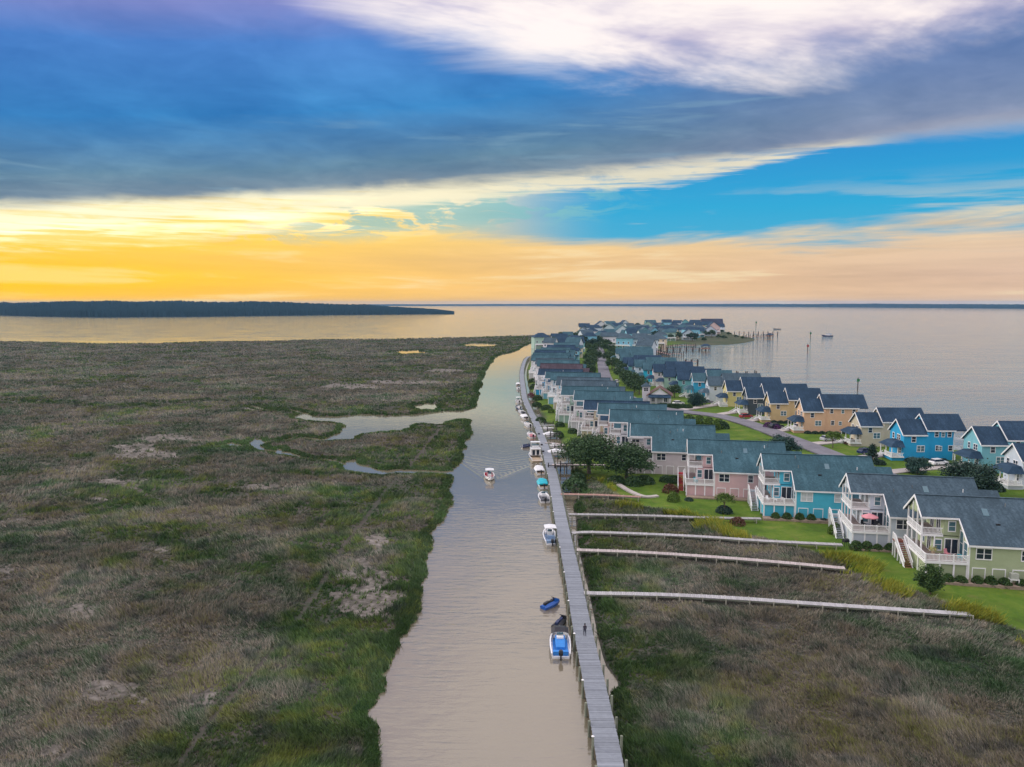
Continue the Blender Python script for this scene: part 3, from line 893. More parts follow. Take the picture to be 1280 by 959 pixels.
def canal_house(x, y, rz, col, roof, label, detail=2, L=9.6, rear=5.0, steps_mat=None, furniture=0, ridge_up=0.0, group='houses along the canal', panes=None, dormer=True, lowcol=None):
    """raised house: saltbox roof, decks and gabled porch facing the canal (-x)"""
    h = empty('canal_house', (x, y, 0.6), rz)
    tag(h, label, 'house', group)
    W, rm, tr = wall_mat(col), roof_mat(roof), M_WHITE
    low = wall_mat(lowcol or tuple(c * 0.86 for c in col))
    S, E0, YR, YF = 0.70, 5.6, 7.0, 11.2
    ZR = E0 + S * YR
    zn = lambda q: E0 + S * q
    zf = lambda q: ZR - S * (q - YR)
    # walls
    m = MB()
    m.prism_x([(0, -0.6), (0, E0 - 0.02), (YR, ZR - 0.02), (YF, zf(YF) - 0.02), (YF, -0.6)], 0, L)
    m.build('wall', W, h)
    m = MB()
    m.prism_x([(4.0, 5.5), (4.0, zn(4.0) - 0.02), (YR, ZR - 0.03), (YF - 0.01, zf(YF) - 0.03), (YF - 0.01, 5.5)], -2.1, 0.2)
    m.box(-3.4, 0.2, 4.0, YF - 0.02, -0.6, 5.35)
    m.build('front_wall', W, h)
    m = MB()
    m.prism_x([(3.4, -0.6), (3.4, zn(3.4) - 0.03), (YR, ZR - 0.05), (YF - 0.03, zf(YF) - 0.05), (YF - 0.03, -0.6)], L - 0.2, L + rear)
    m.build('rear_wall', W, h)
    # roof
    m = MB()
    slab(m, 3.5, zn(3.5), YR, ZR, -5.3, -0.25)
    slab(m, -0.45, zn(-0.45), YR, ZR, -0.25, L + 0.25)
    slab(m, 2.9, zn(2.9), YR, ZR, L + 0.25, L + rear + 0.35)
    slab(m, YR, ZR, YF + 0.45, zf(YF + 0.45), -5.3, L + rear + 0.35)
    r = m.build('roof', rm, h)
    m = MB()
    m.bar((-5.32, YR, ZR + 0.27), (L + rear + 0.4, YR, ZR + 0.27), 0.34, 0.07)
    m.build('ridge_cap', rm, r)
    if detail:
        m = MB()
        m.box(L * 0.45, L * 0.45 + 0.55, 2.6, 2.9, zn(2.7) + 0.2, zn(2.7) + 0.42)
        m.build('roof_vent', M_BLACK, r)
        rv = random.Random(int(x * 10 + y))
        for q in range(3 if detail > 1 else 2):
            vx, vy = rv.uniform(0.8, L + rear - 0.5), rv.uniform(3.6, 6.2)
            MB().cyl(vx, vy, zn(vy) + 0.1, zn(vy) + 0.75, 0.07, n=6).build('vent_pipe', M_STEEL if q else M_WHITE, r)
        if rv.random() < 0.6:
            vx = rv.uniform(2.0, L - 2)
            s_ = MB(); slab(s_, 4.0, zn(4.0) + 0.25, 5.1, zn(5.1) + 0.25, vx, vx + 0.8, 0.06); s_.build('skylight', M_GLASS2, r)
        t = MB()                                        # white fascias and rakes
        for x0, x1, q in ((-5.3, -0.25, 3.5), (-0.25, L + 0.25, -0.45), (L + 0.25, L + rear + 0.35, 2.9)):
            t.box(x0, x1, q - 0.06, q - 0.004, zn(q) - 0.06, zn(q) + 0.2)
        for xx, q in ((-5.34, 3.45), (-0.29, -0.5)):
            t.prism_x([(q, zn(q) - 0.1), (YR if xx < -1 else 3.4, (ZR if xx < -1 else zn(3.4)) - 0.1), (YR if xx < -1 else 3.4, (ZR if xx < -1 else zn(3.4)) + 0.26), (q, zn(q) + 0.26)], xx - 0.06, xx + 0.03)
        t.prism_x([(YR, ZR - 0.1), (YF + 0.5, zf(YF + 0.5) - 0.1), (YF + 0.5, zf(YF + 0.5) + 0.26), (YR, ZR + 0.26)], -5.40, -5.31)
        t.build('fascia', tr, r)
    # gable panel over the porch
    zb = zn(4.3)
    MB().prism_x([(4.35, zb), (YR, ZR - 0.12), (YF - 0.2, zf(YF - 0.2) - 0.1), (YF - 0.2, zb - 0.6), (4.35, zb - 0.22)], -4.95, -4.8).build('gable', W, h)
    # decks
    m = MB(); m.box(-5.7, -0.02, 0.0, 10.4, 2.62, 2.80); m.build('deck', M_DECK if detail else tr, h)
    m = MB(); m.box(-5.78, -0.05, -0.08, -0.003, 2.45, 2.83); m.box(-5.78, -5.703, -0.003, 10.4, 2.45, 2.83); m.build('deck_rim', tr, h)
    m = MB(); m.box(-5.1, -2.12, 3.95, 10.4, 5.42, 5.58); m.build('balcony', M_DECK if detail else tr, h)
    m = MB(); m.box(-5.18, -2.14, 3.87, 3.947, 5.28, 5.62); m.box(-5.18, -5.103, 3.947, 10.4, 5.28, 5.62); m.build('balcony_rim', tr, h)
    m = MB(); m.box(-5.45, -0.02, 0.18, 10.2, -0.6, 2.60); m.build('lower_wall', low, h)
    for yy in (4.1, 6.1, 8.2, 10.25):
        post(h, -5.0, yy, 2.81, min(zn(yy), zf(yy)) - 0.05)
    post(h, -3.3, 3.9, 2.81, 5.28, 0.16)
    railing(h, (-5.65, 0.06), (-0.1, 0.06), 2.80, detail=detail)
    railing(h, (-5.65, 0.2), (-5.65, 9.2), 2.80, detail=detail)
    railing(h, (-5.02, 4.02), (-2.2, 4.02), 5.58, detail=detail, post=False)
    railing(h, (-5.05, 4.1), (-5.05, 10.3), 5.58, detail=detail, post=False)
    for xx in ((-5.5, -3.7, -1.85, -0.12) if detail else (-5.5, -2.8)):
        MB().box(xx - 0.11, xx + 0.11, 0.04, 0.177, -0.6, 2.44).build('post', tr, h)
    if detail:
        for yy in (3.4, 6.8, 10.1):
            MB().box(-5.6, -5.453, yy - 0.11, yy + 0.11, -0.6, 2.44).build('post', tr, h)
    # openings
    pn = panes or (M_GLASS, M_GLASS)
    window(h, 1.9, 0.0, 3.5, 1.9, 1.45, 'double', pane=pn[0])
    if detail:
        window(h, 1.5 if L < 9 else L - 2.4, 0.0, 3.55, 1.5 if L < 9 else 0.9, 1.35, 'double' if L < 9 else 'single', pane=pn[1]) if L >= 9 else None
        for i in range(3 if L > 8 else 2):
            window(h, 1.35 + 2.6 * i, 0.0, -0.1, 1.55, 2.15, 'panel', pane=low)
        for i, q in enumerate((-4.6, -2.8, -1.0)):
            pass
        MB().box(-0.06, 0.12, -0.06, -0.003, -0.6, E0 - 0.2).build('corner_board', tr, h)
        MB().box(L - 0.12, L + 0.06, -0.06, -0.003, -0.6, E0 - 0.2).build('corner_board', tr, h)
    window(h, -0.95, 4.0, 2.85, 1.7, 2.1, 'slider', pane=M_GLASS)
    window(h, -2.75, 4.0, 3.3, 0.85, 1.5, 'single', pane=M_GLASS2)
    window(h, -1.0, 4.0, 6.2, 0.85, 1.35, 'single', pane=M_GLASS2)
    window(h, -2.1, 6.0, 5.6, 1.4, 2.0, 'slider', '-x', pane=M_GLASS)
    window(h, -2.1, 8.6, 5.6, 1.4, 2.0, 'slider', '-x', pane=M_GLASS)
    window(h, -3.4, 5.6, 2.85, 1.4, 2.1, 'slider', '-x', pane=M_GLASS)
    window(h, -3.4, 8.3, 3.3, 1.4, 1.6, 'double', '-x', pane=M_GLASS2)
    if detail:
        window(h, 0.0, 1.2, 3.1, 1.2, 2.2, 'single', '-x', pane=M_GLASS2)
        window(h, 0.0, 2.8, 3.1, 1.2, 3.4, 'single', '-x', pane=M_GLASS2)
    # shed dormer breaking the lower slope
    if dormer and rear:
        window(h, L + rear * 0.5, 3.4, 5.2, 0.9, 1.4, 'single', pane=M_GLASS)
        tw = MB()
        y0, y1, z0 = 3.0, 8.4, 7.0
        tw.prism_x([(y0, -0.6), (y0, z0), ((y0 + y1) / 2, z0 + 1.9), (y1, z0), (y1, -0.6)], L + rear - 0.1, L + rear + 3.2)
        tw.build('tower', W, h)
        m = MB()
        slab(m, y0 - 0.35, z0 - 0.245, (y0 + y1) / 2, z0 + 1.9, L + rear + 0.36, L + rear + 3.5)
        slab(m, (y0 + y1) / 2, z0 + 1.9, y1 + 0.35, z0 - 0.245, L + rear + 0.36, L + rear + 3.5)
        m.build('tower_roof', rm, h)
        window(h, L + rear + 1.6, 3.0, 4.9, 1.0, 1.4, 'single', pane=M_GLASS)
        m = MB(); m.prism_x([(0.6, 3.3), (3.05, 4.1), (3.05, 4.3), (0.6, 3.5)], L + 0.5, L + rear + 3.2); m.build('porch_roof', rm, h)
        for xx in (L + 2.4, L + rear + 3.0): post(h, xx, 0.8, -0.6, 3.3, 0.16)
    # stair along the canal face
    if detail:
        m = MB(); m.box(-7.1, -5.79, 9.1, 10.4, 2.62, 2.80); m.build('landing', steps_mat or M_GREYSTEP, h)
        for xx, yy in ((-7.0, 9.2), (-7.0, 10.3)): post(h, xx, yy, -0.6, 3.75, 0.16)
        steps(h, -7.1, -5.85, 9.1, 2.8, 4.2, 0.15, steps_mat or M_GREYSTEP)
        railing(h, (-7.05, 9.1), (-7.05, 4.3), 2.75, 0.1, post=False, detail=detail)
        railing(h, (-5.92, 8.9), (-5.92, 4.3), 2.7, 0.1, post=False, detail=detail)
        railing(h, (-7.05, 9.2), (-7.05, 10.3), 2.8, detail=detail)
        for yy, zz in ((7.6, 1.8), (6.2, 1.0), (4.9, 0.6)): post(h, -7.05, yy, -0.6, zz + 0.7, 0.15)
    return h

def to_world(h, p):
    a = h.rotation_euler.z
    return (h.location.x + p[0] * cos(a) - p[1] * sin(a), h.location.y + p[0] * sin(a) + p[1] * cos(a), h.location.z + p[2])

def sound_house(x, y, rz, col, roof, label, detail=2, L=17.0, hgt=7.2, group='houses along the sound', porch=True, wd=8.2, rear=True, roof2=None):
    """two-storey house: long body with ridge along x, stepped street gable, hipped street porch, balconies on the water side"""
    h = empty('sound_house', (x, y, 0.6), rz)
    tag(h, label, 'house', group)
    W, rm, tr = wall_mat(col), roof_mat(roof), M_WHITE
    yr, zr = wd / 2, hgt + 0.78 * wd / 2
    f = 6.0                                            # the lower street-side part
    dz = 1.1
    y1 = wd - 0.9
    m = MB()
    m.prism_x([(0, -0.6), (0, hgt), (yr, zr - 0.02), (wd, hgt), (wd, -0.6)], f, L)
    m.build('wall', W, h)
    m = MB()
    m.prism_x([(-0.55, -0.6), (-0.55, hgt - dz), ((y1 - 0.55) / 2, hgt - dz + 0.78 * (y1 + 0.55) / 2 - 0.02), (y1, hgt - dz), (y1, -0.6)], 0, f + 0.3)
    m.build('street_wall', W, h)
    m = MB()
    s = 0.78
    slab(m, -0.45, hgt - 0.45 * s, yr, zr, f - 0.35, L + (3.0 if rear else 0.4))
    slab(m, yr, zr, wd + 0.45, hgt - 0.45 * s, f - 0.35, L + (3.0 if rear else 0.4))
    ym = (y1 - 0.55) / 2
    zm = hgt - dz + s * (y1 + 0.55) / 2
    slab(m, -1.0, hgt - dz - 0.45 * s, ym, zm, -0.45, f - 0.36)
    slab(m, ym, zm, y1 + 0.45, hgt - dz - 0.45 * s, -0.45, f - 0.36)
    r = m.build('roof', rm, h)
    if detail:
        t = MB()
        t.box(f - 0.35, L + 0.4, -0.51, -0.454, hgt - 0.5, hgt - 0.18)
        t.box(-0.45, f - 0.36, -1.06, -1.004, hgt - dz - 0.5, hgt - dz - 0.18)
        for q, z0, xx, yy, zt in ((-1.0, hgt - dz - 0.45 * s, -0.49, ym, zm), (-0.45, hgt - 0.45 * s, f - 0.39, yr, zr)):
            t.prism_x([(q, z0 - 0.08), (yy, zt - 0.08), (2 * yy - q, z0 - 0.08), (2 * yy - q, z0 + 0.27), (yy, zt + 0.27), (q, z0 + 0.27)], xx - 0.05, xx + 0.03)
        t.build('fascia', tr, r)
    zs = (3.6, hgt - 2.1)
    nl = 3 if detail else 2
    for i in range(nl):
        xx = f + 2.2 + i * (L - f - 3.2) / max(1, nl - 1)
        window(h, xx, 0.0, zs[1] + 0.3, 0.85 if i != 1 else 0.7, 1.2 if i != 1 else 1.0, 'single', pane=M_GLASS2 if i % 2 else M_GLASS)
        if detail and i != 1: window(h, xx + 0.4, 0.0, 2.6, 0.9, 1.2, 'single', pane=M_GLASS)
    window(h, f + (L - f) * 0.5, 0.0, 2.6, 0.8, 1.0, 'single', pane=M_GLASS2)
    window(h, 2.4, -0.55, hgt - dz - 2.0, 0.95, 1.3, 'single', pane=M_GLASS)
    if detail: window(h, 4.2, -0.55, 2.4, 1.7, 1.4, 'double', pane=M_GLASS2)
    window(h, 0.0, 2.3, hgt - dz - 1.9, 1.6, 1.3, 'double', '-x', pane=M_GLASS)
    window(h, 0.0, 5.2, hgt - dz - 1.9, 0.9, 1.3, 'single', '-x', pane=M_GLASS)
    if porch:
        px0, px1, py0, py1 = -3.2, -0.01, -1.2, 5.4
        MB().box(px0, px1, py0, py1, 0.9, 1.1).build('porch_floor', tr, h)
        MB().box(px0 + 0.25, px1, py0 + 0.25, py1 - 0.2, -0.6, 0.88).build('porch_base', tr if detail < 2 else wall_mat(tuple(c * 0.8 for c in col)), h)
        mb = MB()
        a = [(px0 - 0.4, py0 - 0.4, 3.6), (px1 + (1.6 if detail else 0.0), py0 - 0.4, 3.6), (px1 + (1.6 if detail else 0), -0.6, 4.4), (px1, -0.6, 5.0), (px1, py1 - 1.4, 5.0), (px1, py1 + 0.4, 3.6), (px0 - 0.4, py1 + 0.4, 3.6)]
        c1, c2 = (px0 + 1.6, py0 + 1.7, 5.0), (px0 + 1.6, py1 - 1.7, 5.0)
        vs = [(px0 - 0.4, py0 - 0.4, 3.55), (px1, py0 - 0.4, 3.55), (px1, py1 + 0.4, 3.55), (px0 - 0.4, py1 + 0.4, 3.55), (px1, py0 + 1.3, 4.9), (px1, py1 - 1.3, 4.9), (px0 + 1.3, py0 + 1.3, 4.9), (px0 + 1.3, py1 - 1.3, 4.9)]
        mb.add(vs, [(0, 1, 4, 6), (0, 6, 7, 3), (3, 7, 5, 2), (6, 4, 5, 7), (0, 3, 2, 1), (1, 2, 5, 4)])
        mb.build('porch_roof', rm, h)
        for xx, yy in ((px0 + 0.12, py0 + 0.12), (px0 + 0.12, (py0 + py1) / 2), (px0 + 0.12, py1 - 0.12), ((px0 + px1) / 2, py0 + 0.12)):
            post(h, xx, yy, 1.1, 3.55, 0.18)
        railing(h, (px0 + 0.1, py0 + 0.1), (px1 - 0.1, py0 + 0.1), 1.1, detail=1, post=False)
        railing(h, (px0 + 0.1, py0 + 0.1), (px0 + 0.1, py1 - 2.2), 1.1, detail=1, post=False)
        window(h, 0.0, 1.4, 1.5, 1.4, 1.6, 'double', '-x', pane=M_GLASS)
        if detail:
            st = MB(); st.prism_y([(px0 - 2.6, -0.5), (px0, -0.5), (px0, 1.0), (px0 - 0.1, 1.0)], py1 - 2.0, py1 - 0.3); st.build('front_steps', M_WHITE, h)
            railing(h, (px0 - 0.05, py1 - 2.0), (px0 - 2.5, py1 - 2.0), 1.0, -0.4, post=False, detail=1)
    if rear:
        for z in (2.7, 5.2) if hgt > 6 else (2.7,):
            MB().box(L + 0.01, L + 2.8, 0.2, wd - 0.2, z, z + 0.16).build('balcony', tr, h)
            railing(h, (L + 0.1, 0.25), (L + 2.75, 0.25), z + 0.16, detail=1, post=False)
        for yy in (0.3, wd - 0.3): post(h, L + 2.7, yy, -0.6, hgt - 0.2, 0.2)
        post(h, L + 0.12, 0.02, -0.6, hgt - 0.4, 0.2)
    return h

def far_house(x, y, rz, col, roof, label, w, d, hgt, style, group):
    h = empty('far_house', (x, y, 0.6), rz)
    tag(h, label, 'house', group)
    W, rm = wall_mat(col), roof_mat(roof)
    s = 0.75
    if style == 0:      # gable along x with a lower wing
        MB().prism_x([(0, -0.6), (0, hgt), (d / 2, hgt + s * d / 2 - 0.02), (d, hgt), (d, -0.6)], 0, w).build('wall', W, h)
        m = MB(); slab(m, -0.5, hgt - 0.5 * s, d / 2, hgt + s * d / 2, -0.5, w + 0.5); slab(m, d / 2, hgt + s * d / 2, d + 0.5, hgt - 0.5 * s, -0.5, w + 0.5)
        m.build('roof', rm, h)
    elif style == 1:    # gable facing the viewer
        MB().prism_y([(0, -0.6), (w, -0.6), (w, hgt), (w / 2, hgt + s * w / 2 - 0.02), (0, hgt)], 0, d).build('wall', W, h)
        m = MB(); zt = hgt + s * w / 2
        m.prism_y([(-0.5, hgt - 0.5 * s), (w / 2, zt), (w / 2, zt + 0.3), (-0.5, hgt - 0.5 * s + 0.3)], -0.5, d + 0.5)
        m.prism_y([(w / 2, zt), (w + 0.5, hgt - 0.5 * s), (w + 0.5, hgt - 0.5 * s + 0.3), (w / 2, zt + 0.3)], -0.5, d + 0.5)
        m.build('roof', rm, h)
    else:               # hip
        MB().box(0, w, 0, d, -0.6, hgt).build('wall', W, h)
        k = min(w, d) * 0.42
        zt = hgt + k * 0.8
        m = MB()
        m.add([(-0.6, -0.6, hgt + 0.01), (w + 0.6, -0.6, hgt + 0.01), (w + 0.6, d + 0.6, hgt + 0.01), (-0.6, d + 0.6, hgt + 0.01), (k, d / 2, zt), (w - k, d / 2, zt)], [(0, 1, 5, 4), (1, 2, 5), (2, 3, 4, 5), (3, 0, 4), (3, 2, 1, 0)])
        m.build('roof', rm, h)
    n = 2 if w < 9 else 3
    for i in range(n):
        for z in (1.6, 4.6):
            if z + 1.6 < hgt:
                window(h, w * (i + 0.5) / n, 0.0, z, 1.2, 1.5, 'single')
    # veranda on the near side
    MB().box(0.3, w - 0.3, -2.4, -0.01, 2.7, 2.9).build('veranda', M_WHITE, h)
    for i in range(3):
        post(h, 0.5 + (w - 1.0) * i / 2, -2.25, -0.6, 2.7, 0.3)
    MB().box(0.3, w - 0.3, -2.4, -2.3, 2.91, 3.9).build('veranda_rail', M_WHITE, h)
    return h

A10 = radians(-10)
GREEN, PALEGREY, TURQ, PINK = (0.40, 0.47, 0.29), (0.58, 0.65, 0.73), (0.08, 0.50, 0.68), (0.68, 0.46, 0.47)
LILAC, WHITE_, PALEPINK, CREAM, PALEGREEN = (0.60, 0.55, 0.58), (0.66, 0.66, 0.70), (0.66, 0.50, 0.47), (0.62, 0.55, 0.40), (0.34, 0.50, 0.42)
SKYB, BLUE_, YELL, TAN_, ORNG, TEALW = (0.22, 0.52, 0.66), (0.02, 0.36, 0.66), (0.66, 0.58, 0.24), (0.62, 0.47, 0.26), (0.70, 0.46, 0.30), (0.16, 0.40, 0.42)

rows_a = [
    (64.6, 105.4, GREEN, ROOF_C, 'sage green house, nearest of the canal row, with brown stair and white decks', 2, 9.6, 5.0),
    (60.5, 119.8, PALEGREY, ROOF_C, 'pale grey house with pink patio umbrella, behind the sage green house', 2, 9.0, 5.0),
    (51.8, 137.2, TURQ, ROOF_A, 'turquoise house with round clipped shrubs along its wall, on the canal row', 2, 9.6, 4.6),
    (41.0, 152.6, PINK, ROOF_A, 'dusty pink house with red stair and small flowering tree in front', 2, 9.4, 4.6),
    (32.4, 174.0, LILAC, ROOF_A, 'pale lilac house beyond the dusty pink one, partly behind the oaks', 2, 9.4, 4.6),
    (29.0, 189.0, WHITE_, ROOF_A, 'white house above the crowns of the two big oaks', 1, 9.4, 4.6),
    (27.6, 204.0, PALEPINK, ROOF_A, 'blush pink house right behind the white house above the oaks', 1, 9.4, 4.6),
    (25.4, 219.0, CREAM, ROOF_B, 'cream house under a dark blue roof, next beyond the blush pink house', 1, 9.4, 4.6),
    (23.4, 234.0, WHITE_, ROOF_A, 'white house just before the mint green house on the canal row', 1, 9.4, 4.6),
    (20.7, 249.0, PALEGREEN, ROOF_A, 'mint green house with stacked white porches above a lawn with shrubs', 1, 9.4, 4.6),
    (21.6, 265.0, PALEGREY, ROOF_C, 'grey roofed house, first beyond the mint green house', 1, 9.4, 4.6),
    (21.0, 281.0, CREAM, ROOF_C, 'grey roofed house, second beyond the mint green house', 0, 9.4, 4.6),
    (19.6, 297.0, SKYB, ROOF_A, 'teal roofed house, third beyond the mint green house', 0, 9.4, 4.6),
    (18.0, 312.0, SKYB, ROOF_A, 'sky blue house with small deck, one nearer than the bright blue house by the boardwalk', 1, 9.4, 4.6),
    (15.4, 326.0, BLUE_, ROOF_B, 'bright blue house with tall white porches close to the boardwalk bend', 1, 9.4, 4.6),
    (17.0, 344.0, PINK, (0.066, 0.050, 0.064), 'house with dull plum roof beyond the bright blue canal house', 0, 9.4, 4.6),
    (16.6, 361.0, PALEGREY, ROOF_A, 'teal roofed canal house, first beyond the dull plum roof', 0, 9.4, 4.6),
    (16.0, 379.0, CREAM, ROOF_C, 'grey roofed canal house, second beyond the dull plum roof', 0, 9.4, 4.6),
    (14.4, 398.0, WHITE_, ROOF_A, 'white porched canal house, third beyond the dull plum roof', 0, 9.4, 4.6),
    (16.0, 420.0, SKYB, ROOF_A, 'canal house, fourth beyond the dull plum roof', 0, 9.4, 4.6),
    (17.0, 442.0, PALEGREY, ROOF_B, 'canal house, fifth beyond the dull plum roof', 0, 9.4, 4.6),
    (19.0, 466.0, WHITE_, ROOF_A, 'canal house, sixth beyond the dull plum roof', 0, 9.4, 4.6),
    (23.0, 492.0, PALEGREEN, ROOF_A, 'canal house, seventh beyond the dull plum roof', 0, 9.4, 4.6),
    (28.0, 520.0, SKYB, ROOF_B, 'canal house, eighth beyond the dull plum roof', 0, 9.4, 4.6),
    (34.0, 550.0, CREAM, ROOF_A, 'canal house beside the far canal bend', 0, 9.4, 4.6),
]
HA = []
for i, (x, y, c, r, lab, dt, L, rear) in enumerate(rows_a):
    HA.append(canal_house(x, y, A10 + radians(random.uniform(-1.2, 1.2)), c, r, lab, dt, L, rear,
                          steps_mat=M_REDDECK if i == 0 else (M_RED if i == 3 else None), panes=(M_CURTAIN, M_CURTAIN) if i == 2 else None))

rows_b = [
    (108.0, 160.0, PALEGREY, ROOF_B, 'white porched house at the frame edge beyond the magnolia', 2, 16, 7.0),
    (109.0, 176.0, (0.20, 0.50, 0.58), ROOF_B, 'pale aqua house behind the broad magnolia', 2, 17, 7.6),
    (98.0, 190.0, BLUE_, ROOF_B, 'vivid blue house with dark roof and white street porch on the sound row', 2, 13, 8.0),
    (96.0, 209.0, (0.58, 0.52, 0.40), ROOF_B, 'beige house between the vivid blue and the peach houses', 2, 13.5, 7.4),
    (88.6, 231.0, ORNG, ROOF_B, 'peach orange house with stacked white balconies facing the sound', 2, 16.5, 8.0),
    (85.5, 252.0, TAN_, ROOF_B, 'tan house with purple blossom by its porch, beyond the peach house', 2, 18, 7.8),
    (83.6, 270.0, ROOF_D, ROOF_B, 'dark slate blue house with white corner porch on the sound row', 1, 17, 7.0),
    (82.0, 290.0, YELL, ROOF_B, 'yellow house on the sound row, beyond the dark slate blue house', 1, 17, 7.8),
    (79.0, 306.0, PALEGREY, ROOF_C, 'grey house behind the yellow house on the sound row', 0, 17, 7.4),
    (75.6, 318.0, (0.04, 0.38, 0.60), ROOF_A, 'azure house with white gable window in the middle of the sound row', 1, 17, 8.0),
    (73.0, 336.0, TEALW, ROOF_B, 'dark teal house, first beyond the azure house', 0, 17, 7.4),
    (69.6, 350.0, PALEGREEN, ROOF_B, 'grey green house, second beyond the azure house', 0, 17, 7.4),
    (67.6, 364.0, LILAC, ROOF_B, 'lilac walled house, third beyond the azure house', 0, 17, 7.6),
    (65.0, 378.0, (0.02, 0.46, 0.66), ROOF_A, 'bright cyan house, farthest vivid blue one in the sound row', 0, 17, 7.8),
    (63.4, 394.0, PALEGREY, ROOF_A, 'sound row house, first beyond the bright cyan house', 0, 17, 7.4),
    (62.4, 410.0, TEALW, ROOF_B, 'sound row house, second beyond the bright cyan house', 0, 17, 7.4),
    (62.4, 427.0, WHITE_, ROOF_B, 'sound row house, third beyond the bright cyan house', 0, 17, 7.4),
    (63.6, 446.0, SKYB, ROOF_A, 'sound row house, fourth beyond the bright cyan house', 0, 17, 7.4),
    (66.0, 468.0, WHITE_, ROOF_A, 'sound row house, fifth beyond the bright cyan house', 0, 17, 7.4),
    (68.0, 500.0, PALEGREY, ROOF_A, 'last sound row house before the small marina bay', 0, 21, 7.8),
]
for i, h in enumerate(HA):
    if i > 4: h.scale = (random.uniform(0.93, 1.06), random.uniform(0.93, 1.02), random.uniform(0.98, 1.16))
HB = []
for i, (x, y, c, r, lab, dt, L, hg) in enumerate(rows_b):
    HB.append(sound_house(x, y, radians(random.uniform(-6, -2)), c, r, lab, dt, L + random.uniform(-1.5, 1.5), hg + random.uniform(-0.5, 0.5), wd=random.uniform(7.6, 9.0), rear=i % 4 != 1))

# low brown-roofed pavilion at the street bend
cx, cy = 53.5, 300.0
h = empty('pavilion', (cx, cy, 0.6), radians(-12))
tag(h, 'small white pavilion with brown roof and lookout tower at the street bend', 'pavilion')
MB().box(0, 9, 0, 8, -0.6, 3.2).build('wall', wall_mat(WHITE_), h)
m = MB()
m.prism_y([(-0.6, 2.9), (4.5, 6.2), (9.6, 2.9), (9.6, 3.15), (4.5, 6.5), (-0.6, 3.15)], -0.6, 8.6)
m.build('roof', roof_mat((0.14, 0.085, 0.075)), h)
MB().prism_y([(0.4, 3.21), (8.6, 3.21), (4.5, 5.85)], 0.02, 0.2).build('gable', M_WHITE, h)
MB().add([(0.2, -2.2, 2.7), (8.8, -2.2, 2.7), (8.8, -0.02, 3.6), (0.2, -0.02, 3.6), (0.2, -2.2, 2.5), (8.8, -2.2, 2.5), (8.8, -0.02, 3.4), (0.2, -0.02, 3.4)], [(0, 1, 2, 3), (7, 6, 5, 4), (0, 4, 5, 1), (1, 5, 6, 2), (3, 2, 6, 7), (0, 3, 7, 4)]).build('porch_roof', roof_mat(ROOF_B), h)
for xx in (0.5, 3.2, 5.9, 8.5): post(h, xx, -2.0, -0.6, 2.55)
MB().box(-2.4, 0.6, 3.0, 6.0, -0.6, 6.4).build('tower', wall_mat(WHITE_), h)
m = MB(); m.add([(-2.9, 2.5, 6.3), (1.1, 2.5, 6.3), (1.1, 6.5, 6.3), (-2.9, 6.5, 6.3), (-0.9, 4.5, 8.0)], [(0, 1, 4), (1, 2, 4), (2, 3, 4), (3, 0, 4), (3, 2, 1, 0)]); m.build('tower_roof', roof_mat(ROOF_C), h)
window(h, -0.9, 3.0, 4.5, 1.6, 1.3, 'double'); window(h, 2.0, 0.0, 0.8, 1.2, 1.4, 'double'); window(h, 6.8, 0.0, 0.8, 1.2, 1.4, 'double'); window(h, 0.0, 1.6, 0.9, 1.2, 1.3, 'double', '-x')

# far end of the spit: houses packed between dark trees
FAR_COLS = [(WHITE_, 'white'), (PALEGREY, 'pale grey'), (SKYB, 'sky blue'), (CREAM, 'cream'), (PALEGREEN, 'mint'), ((0.50, 0.60, 0.66), 'ice blue'), (TEALW, 'teal')]
FAR_SPOTS = [(668, 436), (690, 434), (704, 430), (716, 441), (706, 446), (728, 434), (720, 424), (735, 425), (748, 428), (752, 421), (765, 431), (768, 424), (770, 437), (778, 420), (784, 428), (787, 437), (797, 422), (800, 430), (803, 416), (812, 425), (815, 434), (822, 418), (829, 427), (836, 415), (842, 422), (848, 417), (856, 423), (862, 414), (868, 419), (876, 414), (884, 418), (784, 415), (765, 416), (745, 416), (808, 411), (828, 411), (850, 411), (872, 411), (795, 444), (806, 440), (724, 417), (698, 440), (679, 441), (712, 435), (733, 420), (757, 426), (790, 433), (821, 423), (834, 420), (853, 426), (864, 422), (892, 415), (775, 412), (758, 413), (818, 414), (840, 411), (861, 411.5), (793, 418), (740, 431), (811, 419), (880, 421), (775, 427), (783, 423), (800, 426), (806, 421), (817, 429), (825, 422), (833, 425), (846, 420), (857, 418), (869, 415), (772, 418), (751, 433), (761, 420), (728, 427), (888, 412)]
rf = random.Random(5)
ends = {}
for k, (px, py) in enumerate(FAR_SPOTS):
    x, y = G(px, py)
    c, cn = FAR_COLS[rf.randrange(len(FAR_COLS))]
    st = rf.choice((0, 1, 2, 0))
    if px == 884: c, cn, st = PALEPINK, 'rose', 1
    roofc = rf.choice((ROOF_A, ROOF_B, ROOF_B, ROOF_C))
    key = (cn, st)
    lab = 'small %s house with %s roof at the crowded spit end' % (cn, ('long gabled', 'front gabled', 'hipped')[st])
    fh = far_house(x, y, radians(rf.uniform(-35, 25)), c, roofc, lab, rf.uniform(9, 14) * (1.35 if py < 425 else 1.05), rf.uniform(9, 12), rf.uniform(6.5, 9.5), st, 'far %s %s houses' % (cn, ('gabled', 'front gabled', 'hipped')[st]))
    ends.setdefault(key, []).append((px, fh))
ORD = ['first', 'second', 'third', 'fourth', 'fifth', 'sixth', 'seventh', 'eighth', 'ninth', 'tenth', 'eleventh', 'twelfth']
